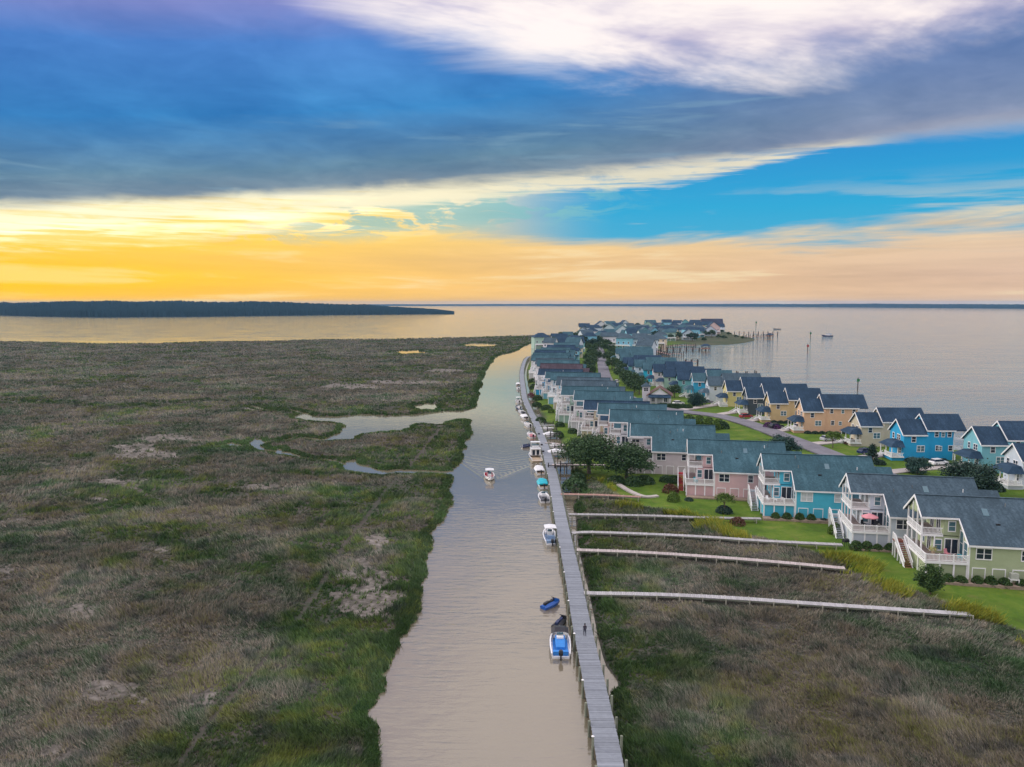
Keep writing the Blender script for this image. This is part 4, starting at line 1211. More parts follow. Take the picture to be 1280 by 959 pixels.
for (cn, st), hs in ends.items():
    if len(hs) > 1:
        for q, (_, fh) in enumerate(sorted(hs, key=lambda t: t[0])):
            fh['label'] = '%s house with %s roof, %s such from the canal at the spit end' % (cn, ('long gabled', 'front gabled', 'hipped')[st], ORD[q])
x, y = G(877, 413)
far_house(x, y, radians(-8), (0.42, 0.20, 0.19), (0.035, 0.045, 0.075), 'large brick red waterfront building at the tip of the spit', 30, 16, 10, 0, None)

# driveways from the street to the sound row
for i, hb in enumerate(HB[:8]):
    a = np.array(to_world(hb, (-3.0, 6.5, 0))[:2])
    kx = ROAD[np.argmin(((ROAD - a - np.array([-6, -6])) ** 2).sum(1))]
    dl = strip(np.linspace(a + [3, 0.5], kx, 6), 3.4, LZ - 0.012 - 0.004 * i, 'driveway', M_CONC)
    tag(dl, None, None, None, 'structure')

# ------------------------------------------------------------------ boardwalk
BZ = 1.25
bw = catmull([G(775, 1045, BZ)] + [G(x, y, BZ) for x, y in [(763.5, 959), (752.5, 900), (740, 840), (727, 780), (716, 720), (702.5, 656), (692, 600), (688.3, 585), (681.5, 560), (670.5, 530), (663, 515), (656.5, 500), (654.5, 490), (652.3, 470), (653.3, 460), (656.8, 450), (662, 445.5)]], 12)
seg = np.linalg.norm(np.diff(bw, axis=0), axis=1)
cum = np.concatenate([[0], np.cumsum(seg)])
def along(line, cum, s):
    x = np.interp(s, cum, line[:, 0]); y = np.interp(s, cum, line[:, 1])
    x2 = np.interp(s + 0.5, cum, line[:, 0]); y2 = np.interp(s + 0.5, cum, line[:, 1])
    x1 = np.interp(s - 0.5, cum, line[:, 0]); y1 = np.interp(s - 0.5, cum, line[:, 1])
    return x, y, atan2(y2 - y1, x2 - x1)
BW = 2.25
walk = empty('boardwalk', (bw[0][0], bw[0][1], 0))
tag(walk, 'long grey plank boardwalk on piles along the canal', 'boardwalk')
ox, oy = bw[0]
plank_me = MB().box(-0.088, 0.088, -BW / 2, BW / 2, -0.06, 0).mesh('plank')
s0 = np.interp(62.0, bw[:, 1], cum)
rest = MB()
s, k = 0.1, 0
while s < cum[-1]:
    x, y, a = along(bw, cum, s)
    if s > s0 and k < 300:
        obj('plank', plank_me, M_BOARD, walk, (x - ox, y - oy, BZ + random.uniform(-0.012, 0.012)), a + random.uniform(-0.006, 0.006), (1, random.uniform(0.97, 1.02), 1))
        k += 1
        s += 0.2
    else:
        w = 0.092 if s < 260 else 0.19
        c_, n_ = np.array((cos(a), sin(a))), np.array((-sin(a), cos(a)))
        q = np.array((x - ox, y - oy))
        dz = random.uniform(-0.012, 0.012)
        hw = BW / 2 * random.uniform(0.97, 1.02)
        cs = [q + c_ * w * i + n_ * hw * j for i, j in ((-1, -1), (1, -1), (1, 1), (-1, 1))]
        rest.add([(*p, BZ + dz - 0.06) for p in cs] + [(*p, BZ + dz) for p in cs], [(4, 5, 6, 7), (0, 1, 5, 4), (1, 2, 6, 5), (2, 3, 7, 6), (3, 0, 4, 7)])
        s += 0.2 if s < 260 else 0.4
tag(rest.build('planks', M_BOARD, walk), None, None, None, 'stuff')
for side in (-1, 1):
    m = MB()
    for i in range(len(bw) - 1):
        (x1, y1), (x2, y2) = bw[i] - bw[0], bw[i + 1] - bw[0]
        a = atan2(y2 - y1, x2 - x1)
        ex, ey = -sin(a) * side * (BW / 2 - 0.12), cos(a) * side * (BW / 2 - 0.12)
        m.bar((x1 + ex, y1 + ey, BZ - 0.2), (x2 + ex, y2 + ey, BZ - 0.2), 0.1, 0.26)
    m.build('beam', M_PILE, walk)
pile_me = MB().cyl(0, 0, -1.6, BZ + 0.85, 0.13, 0.12, 8).mesh('pile')
pile_lo = MB().cyl(0, 0, -1.6, BZ + 0.35, 0.14, 0.13, 8).mesh('pile')
cap_me = MB().cyl(0, 0, BZ + 0.85, BZ + 0.95, 0.15, 0.04, 8).mesh('pile_cap')
for i in range(int(cum[-1] / 3.5)):
    x, y, a = along(bw, cum, 1.0 + i * 3.5)
    for side in (-1, 1):
        ex, ey = -sin(a) * side * (BW / 2 + 0.13), cos(a) * side * (BW / 2 + 0.13)
        p = obj('pile', pile_me if side < 0 or i % 3 == 0 else pile_lo, M_PILE, walk, (x + ex - ox, y + ey - oy, random.uniform(-0.25, 0.1)), random.random())
        if i % 3 == 0 and side > 0: obj('pile_cap', cap_me, M_WHITE, p)

# ------------------------------------------------------------------ side piers over the marsh
M_PIERPILE = wood('pier_pile', (0.33, 0.33, 0.27), 0.3, 1.5)
def pier(pts, z, w, mat, label, name='pier', sp=3.0, group='walkways over the marsh'):
    ln = catmull(pts, 10)
    cm = np.concatenate([[0], np.cumsum(np.linalg.norm(np.diff(ln, axis=0), axis=1))])
    e = empty(name, (ln[0][0], ln[0][1], 0))
    tag(e, label, 'pier', group)
    m = MB()
    s = 0.1
    st = 0.24
    while s < cm[-1]:
        x, y, a = along(ln, cm, s)
        c_, n_ = np.array((cos(a), sin(a))), np.array((-sin(a), cos(a)))
        q = np.array((x, y)) - ln[0]
        dz = random.uniform(-0.01, 0.01)
        cs = [q + c_ * (st / 2 - 0.012) * i + n_ * w / 2 * random.uniform(0.96, 1.03) * j for i, j in ((-1, -1), (1, -1), (1, 1), (-1, 1))]
        m.add([(*p, z + dz - 0.05) for p in cs] + [(*p, z + dz) for p in cs], [(4, 5, 6, 7), (0, 1, 5, 4), (1, 2, 6, 5), (2, 3, 7, 6), (3, 0, 4, 7)])
        s += st
    tag(m.build('planks', mat, e), None, None, None, 'stuff')
    b = MB()
    for i in range(len(ln) - 1):
        for sd in (-1, 1):
            p, q = ln[i] - ln[0], ln[i + 1] - ln[0]
            a = atan2(q[1] - p[1], q[0] - p[0])
            o_ = np.array((-sin(a), cos(a))) * sd * (w / 2 - 0.1)
            b.bar((*(p + o_), z - 0.16), (*(q + o_), z - 0.16), 0.08, 0.2)
    b.build('beam', M_PILE, e)
    pm = MB().cyl(0, 0, -1.0, z + 0.05, 0.1, 0.1, 6).mesh('pile')
    for i in range(int(cm[-1] / sp) + 1):
        x, y, a = along(ln, cm, 0.6 + i * sp)
        for sd in (-1, 1):
            o_ = np.array((-sin(a), cos(a))) * sd * (w / 2 + 0.05)
            obj('pile', pm, M_PIERPILE, e, (x + o_[0] - ln[0][0], y + o_[1] - ln[0][1], 0))
    return e
pier(PIER_PTS[0], PZ, 1.15, M_PIER, 'longest pale grey walkway over the marsh, nearest to the camera')
pier(PIER_PTS[1], PZ, 1.2, M_PIERPINK, 'pinkish plank walkway over the marsh, second nearest to the camera')
pier(PIER_PTS[2], PZ, 1.15, M_PIER, 'pale grey walkway leading to the lawn of the pale grey house')
pier(PIER_PTS[3], PZ, 1.15, M_PIER, 'grey walkway leading to the lawn of the turquoise house')
pier(PIER_PTS[4], PZ, 1.25, M_PIERBROWN, 'brown plank walkway near the small lagoon')
pier(gz((690, 580.8), (725, 580.8), (757, 581)), PZ, 1.2, M_PIERPINK, 'short pale dock running under the big oak', 'dock', 2.4, 'short docks by the boat slips')
pier(gz((681.5, 553.5), (694, 554), (706, 557)), PZ, 1.2, M_PIERPINK, 'short dock beside two lifted white boats', 'dock', 2.4, 'short docks by the boat slips')
pier(gz((674, 532), (684, 531.5), (693, 531.3)), PZ, 1.2, M_PIER, 'short pale dock below the mint green house', 'dock', 2.4, 'short docks by the boat slips')

# ------------------------------------------------------------------ boats
def hull_rings(L, B, free=0.75, draft=0.3, floor=0.22, n=11, blunt=0.0):
    rings = []
    for i in range(n):
        t = i / (n - 1)
        y = -L / 2 + L * t
        b = B / 2 * (0.90 + 0.10 * min(1, t / 0.3)) * (1 - max(0, (t - 0.45) / 0.55) ** 2.3 * (1 - 0.06 - blunt))
        zs = free * (0.85 + 0.45 * t * t)
        zk = -draft + max(0, t - 0.6) / 0.4 * (draft + free * 0.5) * max(0, t - 0.6) / 0.4
        zc = zk + 0.28 + 0.25 * t
        fl = max(floor, zk + 0.16)
        bi = max(0.02, b - 0.14)
        rings.append([(b, y, zs), (b * 0.86, y, zc), (0, y, zk), (-b * 0.86, y, zc), (-b, y, zs), (-bi, y, zs + 0.02), (-bi * 0.9, y, min(fl, zs - 0.05)), (bi * 0.9, y, min(fl, zs - 0.05)), (bi, y, zs + 0.02)])
    return rings

def outboard(par, y, x=0.0, mat=None):
    m = MB()
    m.loft([[(x + a * w, y + b * w * 1.3 + dy, z) for a, b in ((-1, -1), (1, -1), (1.1, 0.3), (0.6, 1), (-0.6, 1), (-1.1, 0.3))] for w, z, dy in ((0.13, 0.55, 0), (0.22, 0.65, 0), (0.24, 0.95, 0), (0.17, 1.15, -0.03))])
    m.box(x - 0.08, x + 0.08, y - 0.15, y + 0.15, -0.45, 0.55)
    return m.build('outboard_motor', mat or M_BLACK, par)

def boat(px, py, L, B, label, kind, rz=0.0, hullmat=None, accent=None, z=0.0, group='boats moored along the boardwalk', world=None):
    x, y = world or G(px, py)
    e = empty('boat', (x, y, z), rz)
    tag(e, label, 'boat', group)
    hm = hullmat or M_GEL
    MB().loft(hull_rings(L, B)).build('hull', hm, e, smooth=False)
    m = MB(); m.loft([[(B * 0.36 * k, yy, 0.25), (B * 0.36 * k, yy, 0.27), (-B * 0.36 * k, yy, 0.27), (-B * 0.36 * k, yy, 0.25)] for yy, k in ((-L * 0.46, 1), (L * 0.1, 1), (L * 0.33, 0.55))])
    m.build('cockpit_floor', accent or M_TAN, e)
    m = MB()
    for i in range(10):
        pass
    rub = MB()
    rr = hull_rings(L, B)
    for i in range(len(rr) - 1):
        for kx in (0, 4):
            a, b_ = rr[i][kx], rr[i + 1][kx]
            rub.bar((a[0], a[1], a[2] - 0.05), (b_[0], b_[1], b_[2] - 0.05), 0.06, 0.07)
    rub.build('rub_rail', M_NAVY if kind != 'turq' else M_TURQ, e)
    if kind in ('console', 'ttop', 'bimini'):
        MB().box(-0.4, 0.4, -0.35, 0.45, 0.27, 1.15).build('console', M_GEL, e)
        MB().add([(-0.42, 0.46, 1.15), (0.42, 0.46, 1.15), (0.36, 0.2, 1.55), (-0.36, 0.2, 1.55), (-0.42, 0.42, 1.15), (0.42, 0.42, 1.15), (0.36, 0.16, 1.55), (-0.36, 0.16, 1.55)], [(0, 1, 2, 3), (7, 6, 5, 4), (0, 4, 5, 1), (3, 2, 6, 7), (1, 5, 6, 2), (0, 3, 7, 4)]).build('windshield', M_GLASS2, e)
        MB().box(-0.5, 0.5, -1.25, -0.75, 0.27, 0.8).build('seat', accent or M_GEL, e)
        MB().box(-B * 0.36, B * 0.36, -L * 0.46, -L * 0.46 + 0.5, 0.27, 0.7).build('stern_bench', accent or M_GEL, e)
        m = MB(); m.loft([[(B * 0.33 * k, yy, 0.3), (B * 0.33 * k, yy, 0.62), (-B * 0.33 * k, yy, 0.62), (-B * 0.33 * k, yy, 0.3)] for yy, k in ((L * 0.2, 1), (L * 0.3, 0.8), (L * 0.4, 0.35))]); m.build('bow_seat', M_GEL, e)
    if kind == 'ttop':
        for sx in (-1, 1):
            for yy in (-0.5, 0.5):
                MB().bar((sx * 0.55, yy, 0.4), (sx * 0.6, yy, 2.05), 0.06).build('top_post', M_STEEL, e)
        m = MB(); m.loft([[(B * 0.40 * k, yy, 2.05), (B * 0.40 * k, yy, 2.12), (0, yy, 2.2), (-B * 0.40 * k, yy, 2.12), (-B * 0.40 * k, yy, 2.05)] for yy, k in ((-1.1, 0.9), (-0.9, 1), (0.8, 1), (1.1, 0.85))])
        m.build('hard_top', M_GEL if accent is not M_RED else M_GEL, e)
    if kind == 'bimini':
        m = MB(); m.loft([[(B * 0.42, yy, zz - 0.25), (B * 0.25, yy, zz), (-B * 0.25, yy, zz), (-B * 0.42, yy, zz - 0.25), (-B * 0.25, yy, zz - 0.05), (B * 0.25, yy, zz - 0.05)] for yy, zz in ((L * 0.12, 1.35), (L * 0.22, 1.6), (L * 0.34, 1.45))]); m.build('bimini', M_BLACK, e)
        m = MB(); m.loft([[(B * 0.2 * k, yy, 0.3), (B * 0.2 * k, yy, zz), (-B * 0.2 * k, yy, zz), (-B * 0.2 * k, yy, 0.3)] for yy, k, zz in ((-L * 0.30, 1, 0.75), (-L * 0.1, 1.2, 0.95), (L * 0.1, 1.1, 1.0))]); m.build('cockpit_cover', M_BLUECLOTH, e)
    if kind in ('cover', 'turq'):
        m = MB()
        m.loft([[(B * 0.50 * k, yy, 0.72), (B * 0.34 * k, yy, zz - 0.1), (0, yy, zz), (-B * 0.34 * k, yy, zz - 0.1), (-B * 0.50 * k, yy, 0.72), (0, yy, 0.70)] for yy, k, zz in ((-L * 0.34, 0.92, 1.0), (-L * 0.2, 1.0, 1.25), (0.0, 1.02, 1.55), (L * 0.2, 0.98, 1.3), (L * 0.36, 0.72, 1.2), (L * 0.46, 0.35, 1.1))])
        m.build('canvas_cover', M_TURQ if kind == 'turq' else paintc('white_canvas', (0.70, 0.72, 0.74)), e, smooth=False)
    if kind == 'cruiser':
        m = MB(); m.loft([[(B * 0.40 * k, yy, 0.8), (B * 0.36 * k, yy, zz), (-B * 0.36 * k, yy, zz), (-B * 0.40 * k, yy, 0.8)] for yy, k, zz in ((-L * 0.12, 1, 2.5), (L * 0.1, 1, 2.5), (L * 0.2, 0.9, 1.6), (L * 0.38, 0.5, 1.25))]); m.build('cabin', M_GEL, e)
        for sx in (-0.5, 0.5):
            MB().box(sx * 1.1 - 0.35, sx * 1.1 + 0.35, -L * 0.12 - 0.03, -L * 0.12 - 0.003, 0.9, 2.2).build('cabin_door', M_GLASS, e)
        m = MB(); m.box(-B * 0.38, B * 0.38, -L * 0.2, L * 0.1, 2.51, 2.62); m.build('flybridge', M_GEL, e)
        m = MB(); m.box(-B * 0.3, B * 0.3, L * 0.06, L * 0.09, 2.63, 3.3); m.build('flybridge_screen', M_GLASS2, e)
        MB().box(-0.9, 0.9, -L * 0.06, -L * 0.01, 2.63, 3.2).build('helm_seat', M_GEL, e)
        m = MB(); m.box(-B * 0.36, B * 0.36, -L * 0.12, L * 0.06, 4.15, 4.25); m.build('hard_top', M_GEL, e)
        for sx in (-1, 1):
            for yy in (-L * 0.1, L * 0.05):
                MB().bar((sx * B * 0.34, yy, 2.6), (sx * B * 0.33, yy, 4.16), 0.07).build('top_post', M_GEL, e)
        MB().box(-B * 0.42, B * 0.42, -L * 0.5 - 0.9, -L * 0.5 - 0.01, 0.12, 0.22).build('swim_platform', M_TAN, e)
    if kind not in ('cruiser',):
        outboard(e, -L / 2 - 0.28)
        if L > 7.2: outboard(e, -L / 2 - 0.28, 0.6)
    return e
_pc = {}
def paintc(n, c):
    if n not in _pc: _pc[n] = paint(n, c, 0.6, 0.06)
    return _pc[n]

boat(700, 807, 6.8, 2.45, 'white motorboat with blue cockpit cover and black bow canopy, nearest boat', 'bimini', radians(-2), accent=M_BLUECLOTH)
boat(687.5, 673, 7.6, 2.5, 'white centre console boat with hard top, alone between jet ski and turquoise cover', 'ttop', radians(3), accent=paintc('blue_grey_vinyl', (0.20, 0.30, 0.45)))
boat(679.5, 624, 6.0, 2.35, 'open white boat with dark seats just nearer than the turquoise covered boat', 'console', radians(4), accent=paintc('grey_vinyl', (0.12, 0.13, 0.15)))
boat(678, 607, 6.0, 2.4, 'boat under a turquoise canvas cover', 'turq', radians(5))
boat(674, 590, 6.2, 2.4, 'boat under a white canvas cover just nearer than the big cruiser', 'cover', radians(6))
boat(669, 572, 9.4, 3.4, 'large white cabin cruiser with flybridge, biggest boat on the canal', 'cruiser', radians(6))
boat(663.8, 545.5, 6.2, 2.4, 'pink and white bowrider just beyond the big cruiser', 'console', radians(10), accent=M_PINK)
boat(659.6, 532.5, 6.0, 2.3, 'white boat with tan floor, second beyond the big cruiser', 'console', radians(14))
boat(655.2, 523.0, 6.0, 2.3, 'white covered boat, third beyond the big cruiser', 'cover', radians(16))
boat(652.0, 516.5, 5.8, 2.3, 'white boat with grey floor, fourth beyond the big cruiser', 'console', radians(14), accent=paintc('grey_vinyl', (0.12, 0.13, 0.15)))
boat(648.4, 511.0, 5.8, 2.3, 'navy hulled boat, fifth beyond the big cruiser', 'console', radians(12), hullmat=M_NAVY)
boat(648.0, 503.0, 6.2, 2.5, 'white hard top boat, farthest but two of the moored row', 'ttop', radians(6))
boat(648.4, 487.0, 6.2, 2.3, 'white boat moored by the boardwalk bend, farthest but one', 'console', radians(0))
boat(647.6, 482.0, 6.0, 2.3, 'covered boat moored by the boardwalk bend, farthest of the row', 'cover', radians(0))
boat(612, 598, 6.6, 2.4, 'small white boat with red seats under way in mid canal', 'ttop', radians(186), accent=M_RED, group='boats under way')
# lifted boats in the slips on the land side
for px, py, lab, kd in ((687, 548, 'white boat on a lift above the short dock', 'cover'), (691.5, 562, 'white boat on a lift just below the short dock', 'console'), (694, 570.5, 'white covered boat in the slip beside the long oak dock', 'cover'), (681.0, 540.0, 'white boat in the slip farthest from the camera', 'console')):
    boat(px, py, 5.8, 2.3, lab, kd, radians(-84), z=0.5, group='boats in the slips')
# slip piles with cross beams
for k, (px, py) in enumerate(((693, 590.5), (701, 592), (708, 588), (700, 566), (704, 574), (690, 543), (694, 549), (686, 535))):
    x, y = G(px, py)
    e = empty('boat_lift', (x, y, 0)); tag(e, 'dark timber boat lift ' + ('at the near side of the oak dock', 'in the middle of the slip row below the oak', 'right against the oak crown', 'between oak dock and short dock, by the boardwalk', 'between oak dock and short dock, by the bank', 'beyond the short dock, by the boardwalk', 'beyond the short dock, by the bank', 'farthest of all, near the mint green lawn')[k], 'boat lift', 'boat lift frames in the slips')
    for sx in (-1.4, 1.4): MB().cyl(sx, 0, -1.2, 2.3, 0.13, 0.12, 6).build('pile', M_DARKPILE, e)
    MB().box(-1.6, 1.6, -0.1, 0.1, 1.5, 1.7).build('cross_beam', M_DARKPILE, e)

def jetski(px, py, rz, label, mat):
    x, y = G(px, py)
    e = empty('jet_ski', (x, y, 0.0), rz); tag(e, label, 'jet ski', 'jet skis')
    m = MB(); n = 9
    rings = []
    for i in range(n):
        t = i / (n - 1); yy = -1.55 + 3.1 * t
        b = 0.58 * (1 - max(0, (t - 0.4) / 0.6) ** 2.2 * 0.9)
        top = 0.42 + 0.22 * sin(pi * min(1, t * 1.1)) + 0.12 * t
        rings.append([(b, yy, 0.32 + 0.18 * t), (b * 0.8, yy, -0.1 + 0.3 * t * t), (-b * 0.8, yy, -0.1 + 0.3 * t * t), (-b, yy, 0.32 + 0.18 * t), (-b * 0.45, yy, top), (b * 0.45, yy, top)])
    m.loft(rings).build('hull', mat, e)
    m = MB(); m.loft([[(0.22, yy, 0.45), (0.17, yy, zz), (-0.17, yy, zz), (-0.22, yy, 0.45)] for yy, zz in ((-1.3, 0.78), (-0.6, 0.9), (-0.2, 0.8), (0.2, 0.95))]); m.build('seat', M_BLACK if mat is M_JET else M_NAVY, e)
    m = MB(); m.bar((-0.38, 0.42, 1.1), (0.38, 0.42, 1.1), 0.07); m.bar((0, 0.5, 0.7), (0, 0.42, 1.12), 0.12); m.build('handlebar', M_BLACK, e)
    m = MB(); m.loft([[(0.34 * k, yy, 0.55), (0.2 * k, yy, zz), (-0.2 * k, yy, zz), (-0.34 * k, yy, 0.55)] for yy, k, zz in ((0.45, 1, 1.0), (0.9, 0.9, 0.92), (1.35, 0.5, 0.7))]); m.build('bow_cowl', mat, e)
    return e
jetski(689, 758, radians(-48), 'bright blue jet ski floating off the boardwalk', M_JET)
jetski(701, 781, radians(-30), 'black jet ski tied just off the bow of the nearest boat', M_BLACK)
jetski(658, 559, radians(-60), 'dark jet ski beside the cabin cruiser bow', M_NAVY)

# ------------------------------------------------------------------ person walking on the boardwalk
px_, py_ = G(731, 795, BZ)
pv = [(0, 0, 0.92), (0, 0, 1.12), (0, 0.01, 1.36), (0, 0.01, 1.48), (0, 0.02, 1.60), (0, 0.02, 1.70),
      (-0.10, 0, 0.86), (-0.11, 0.10, 0.48), (-0.11, 0.02, 0.07), (-0.12, 0.17, 0.03), (0.10, 0, 0.86), (0.11, -0.02, 0.48), (0.11, -0.18, 0.08), (0.12, -0.05, 0.03),
      (-0.19, 0, 1.37), (-0.24, -0.05, 1.10), (-0.22, 0.06, 0.88), (-0.22, 0.09, 0.79), (0.19, 0, 1.37), (0.24, 0.06, 1.10), (0.22, 0.18, 0.90), (0.22, 0.21, 0.81)]
pe = [(0, 1), (1, 2), (2, 3), (3, 4), (4, 5), (0, 6), (6, 7), (7, 8), (8, 9), (0, 10), (10, 11), (11, 12), (12, 13), (2, 14), (14, 15), (15, 16), (16, 17), (2, 18), (18, 19), (19, 20), (20, 21)]
pr = [0.15, 0.14, 0.16, 0.055, 0.10, 0.085, 0.10, 0.07, 0.045, 0.035, 0.10, 0.07, 0.045, 0.035, 0.065, 0.045, 0.035, 0.03, 0.065, 0.045, 0.035, 0.03]
me = bpy.data.meshes.new('person'); me.from_pydata(pv, pe, [])
def cloth_mat():
    m, n, b = new_mat('clothing')
    s_ = n.new('ShaderNodeSeparateXYZ'); n.link(objco(n), s_.inputs[0])
    n.put(b.inputs['Base Color'], n.ramp(E(n, s_.outputs[2]) / 2.0, [(0.0, (0.03, 0.03, 0.035)), (0.05, (0.02, 0.025, 0.045)), (0.455, (0.02, 0.025, 0.045)), (0.46, (0.035, 0.03, 0.05)), (0.735, (0.035, 0.03, 0.05)), (0.74, (0.40, 0.24, 0.17))], 'CONSTANT'))
    b.inputs['Roughness'].default_value = 0.8
    return m
pers = obj('person', me, cloth_mat(), None, (px_, py_, BZ + 0.012), 0.1)
tag(pers, 'person in dark clothes walking along the boardwalk near the nearest boat', 'person')
md = pers.modifiers.new('skin', 'SKIN'); md.use_smooth_shade = True
sv = me.skin_vertices[0].data
for i, r_ in enumerate(pr): sv[i].radius = (r_, r_ * (0.72 if i in (0, 1, 2) else 1.0))
sv[0].use_root = True
pers.scale = (0.86, 0.86, 0.86)
sb = pers.modifiers.new('sub', 'SUBSURF'); sb.levels = 1; sb.render_levels = 2
m = MB()
m.loft([[(0.105 * k * cos(2 * pi * i / 8), 0.01 + 0.115 * k * sin(2 * pi * i / 8), z) for i in range(8)] for k, z in ((0.85, 1.56), (1.06, 1.64), (1.0, 1.73), (0.6, 1.80), (0.1, 1.825))])
m.build('hair', M_BLACK, pers, smooth=True)

# ------------------------------------------------------------------ trees
def leaf_quads(C, size, flat=0.35):
    n = len(C)
    u = RNG.normal(size=(n, 3)); u[:, 2] *= flat; u /= np.linalg.norm(u, axis=1)[:, None]
    v = RNG.normal(size=(n, 3)); v -= (v * u).sum(1)[:, None] * u; v /= np.linalg.norm(v, axis=1)[:, None]
    s = (size * RNG.uniform(0.6, 1.35, n))[:, None]
    V = np.stack([C - u * s, C - v * s * 0.6, C + u * s, C + v * s * 0.6], 1).reshape(-1, 3)
    return V, np.arange(len(V)).reshape(-1, 4)

def crown_mesh(name, R, H, z0, nclump, per, leaf, clump=0.28, flat_bottom=0.35, cone=0.0, edge=0.75):
    a = RNG.random(nclump) * 2 * pi
    ct = RNG.uniform(-flat_bottom, 1, nclump)
    rr = RNG.uniform(edge * 0.6, 1.0, nclump) ** 0.6
    st = np.sqrt(np.maximum(0, 1 - ct * ct))
    wob = 1 + 0.22 * np.sin(3 * a + 1.7) + 0.12 * np.sin(5 * a)
    if cone:
        t = RNG.random(nclump); rad = R * (1 - t) ** cone * RNG.uniform(0.5, 1.0, nclump)
        C = np.stack([rad * np.cos(a), rad * np.sin(a), z0 + H * t], 1)
    else:
        C = np.stack([R * rr * st * np.cos(a) * wob, R * rr * st * np.sin(a) * wob, z0 + H * 0.5 + H * 0.5 * rr * ct], 1)
    sz = clump * R * RNG.uniform(0.6, 1.3, nclump)
    P = np.repeat(C, per, 0) + RNG.normal(size=(nclump * per, 3)) * np.repeat(sz, per)[:, None] * np.array([0.55, 0.55, 0.38])
    V, F = leaf_quads(P, np.full(len(P), leaf))
    return mesh_np(name, V, F), C

def trunk_mesh(C, H0, r, nlimb, lean=0.1):
    m = MB()
    def tube(pts, r0, r1, n=7):
        rings = []
        for i, p in enumerate(pts):
            t = i / (len(pts) - 1); q = r0 + (r1 - r0) * t
            rings.append([(p[0] + q * cos(2 * pi * k / n), p[1] + q * sin(2 * pi * k / n), p[2]) for k in range(n)])
        m.loft(rings)
    top = (lean, lean * 0.5, H0)
    tube([(0, 0, -0.3), (lean * 0.2, 0, H0 * 0.4), top], r * 1.25, r * 0.75)
    ids = RNG.choice(len(C), nlimb, replace=False)
    for i in ids:
        e = C[i]
        tube([(top[0] * 0.8, top[1] * 0.8, H0 * 0.75), ((top[0] + e[0]) / 2, (top[1] + e[1]) / 2, (H0 + e[2]) / 2 + 0.3), tuple(e)], r * 0.45, r * 0.08, 5)
    return m.mesh('trunk')

TREE = {}
def tree_kind(key, R, H, z0, nclump, per, leaf, mat, tr, nl, **kw):
    cm, C = crown_mesh('crown', R, H, z0, nclump, per, leaf, **kw)
    cm.materials.append(mat)
    tm = trunk_mesh(C, z0 + H * 0.3, tr, nl); tm.materials.append(M_BARK)
    TREE[key] = (cm, tm)
tree_kind('oak', 5.6, 7.0, 1.7, 130, 85, 0.24, M_OAK, 0.42, 14, flat_bottom=0.7, edge=0.55)
tree_kind('oak2', 4.9, 6.2, 1.5, 110, 85, 0.24, M_OAK, 0.36, 12, flat_bottom=0.7, edge=0.55)
tree_kind('cedar', 3.3, 5.4, 0.2, 80, 75, 0.22, M_TEALLEAF, 0.25, 8, flat_bottom=0.95, edge=0.5)
tree_kind('magnolia', 4.8, 6.4, 0.1, 120, 80, 0.24, M_DARKLEAF, 0.35, 10, flat_bottom=0.9, edge=0.5)
tree_kind('conifer', 2.4, 6.0, 0.8, 60, 60, 0.22, M_DARKLEAF, 0.2, 8, cone=0.8)
tree_kind('small', 1.7, 2.3, 1.3, 36, 50, 0.14, M_LIMELEAF, 0.10, 6)
tree_kind('bushy', 1.6, 3.9, 0.0, 80, 60, 0.14, M_BALL, 0.12, 6, flat_bottom=1.0, edge=0.4)
tree_kind('far', 3.6, 5.0, 1.2, 34, 24, 0.55, M_OAK, 0.3, 4)
tree_kind('fardark', 4.2, 5.6, 1.4, 34, 24, 0.62, M_DARKLEAF, 0.3, 4)
tree_kind('street', 3.2, 4.6, 1.3, 50, 50, 0.26, M_OAK, 0.22, 6, flat_bottom=0.7, edge=0.5)

def tree(kind, x, y, label, sc=1.0, group=None, z=0.75, name='tree'):
    e = empty(name, (x, y, z), random.random() * 6.28)
    tag(e, label, 'tree', group)
    cm, tm = TREE[kind]
    e.scale = (sc, sc, sc)
    obj('crown', cm, None, e); obj('trunk', tm, None, e)
    return e
def tpx(kind, px, py, label, sc=1.0, group=None, name='tree'):
    x, y = G(px, py, 0.75)
    return tree(kind, x, y, label, sc, group, 0.75, name)
tpx('oak', 736, 592, 'broad live oak standing over the dock by the slips', 1.0, None, 'oak_tree')
tpx('oak2', 783, 600, 'second live oak just beside the broad one over the dock', 1.0, None, 'oak_tree')
tpx('cedar', 977, 571, 'round blue green tree beside the street behind the dusty pink house', 1.0, None, 'cedar_tree')
tpx('magnolia', 1214, 617, 'broad dark magnolia in front of the pale aqua house', 1.0, None, 'magnolia_tree')
tpx('conifer', 1090, 583, 'dark tree standing left of the vivid blue house porch', 0.75, None, 'street_tree')
tpx('cedar', 1147, 593, 'dark tree before the wall of the vivid blue house', 0.72, None, 'cedar_tree')
tpx('small', 1041, 560, 'small round green tree on the lawn before the beige house', 1.2, None, 'lawn_tree')
tpx('small', 906, 641, 'small flowering tree on the lawn before the dusty pink house', 1.0, None, 'flowering_tree')
tpx('bushy', 1163, 742, 'dark leafy bush tree at the stair foot of the sage green house', 1.0, None, 'bush_tree')
tpx('cedar', 871, 508, 'dark round tree before the grey house near the pavilion', 0.95, None, 'cedar_tree')
tpx('street', 843, 497, 'tree just behind the pavilion', 0.9, None, 'street_tree')
st_spots = [(737, 462, 1.2), (746, 451, 1.2), (742, 441, 1.1), (738, 470, 1.0), (765, 462, 1.2), (759, 452, 1.1), (775, 474, 1.0), (768, 448, 1.0), (788, 484, 1.2), (793, 490, 1.3), (799, 493, 1.1), (783, 478, 1.0), (779, 468, 1.0), (741, 456, 1.0), (748, 438, 1.2), (756, 440, 1.2)]
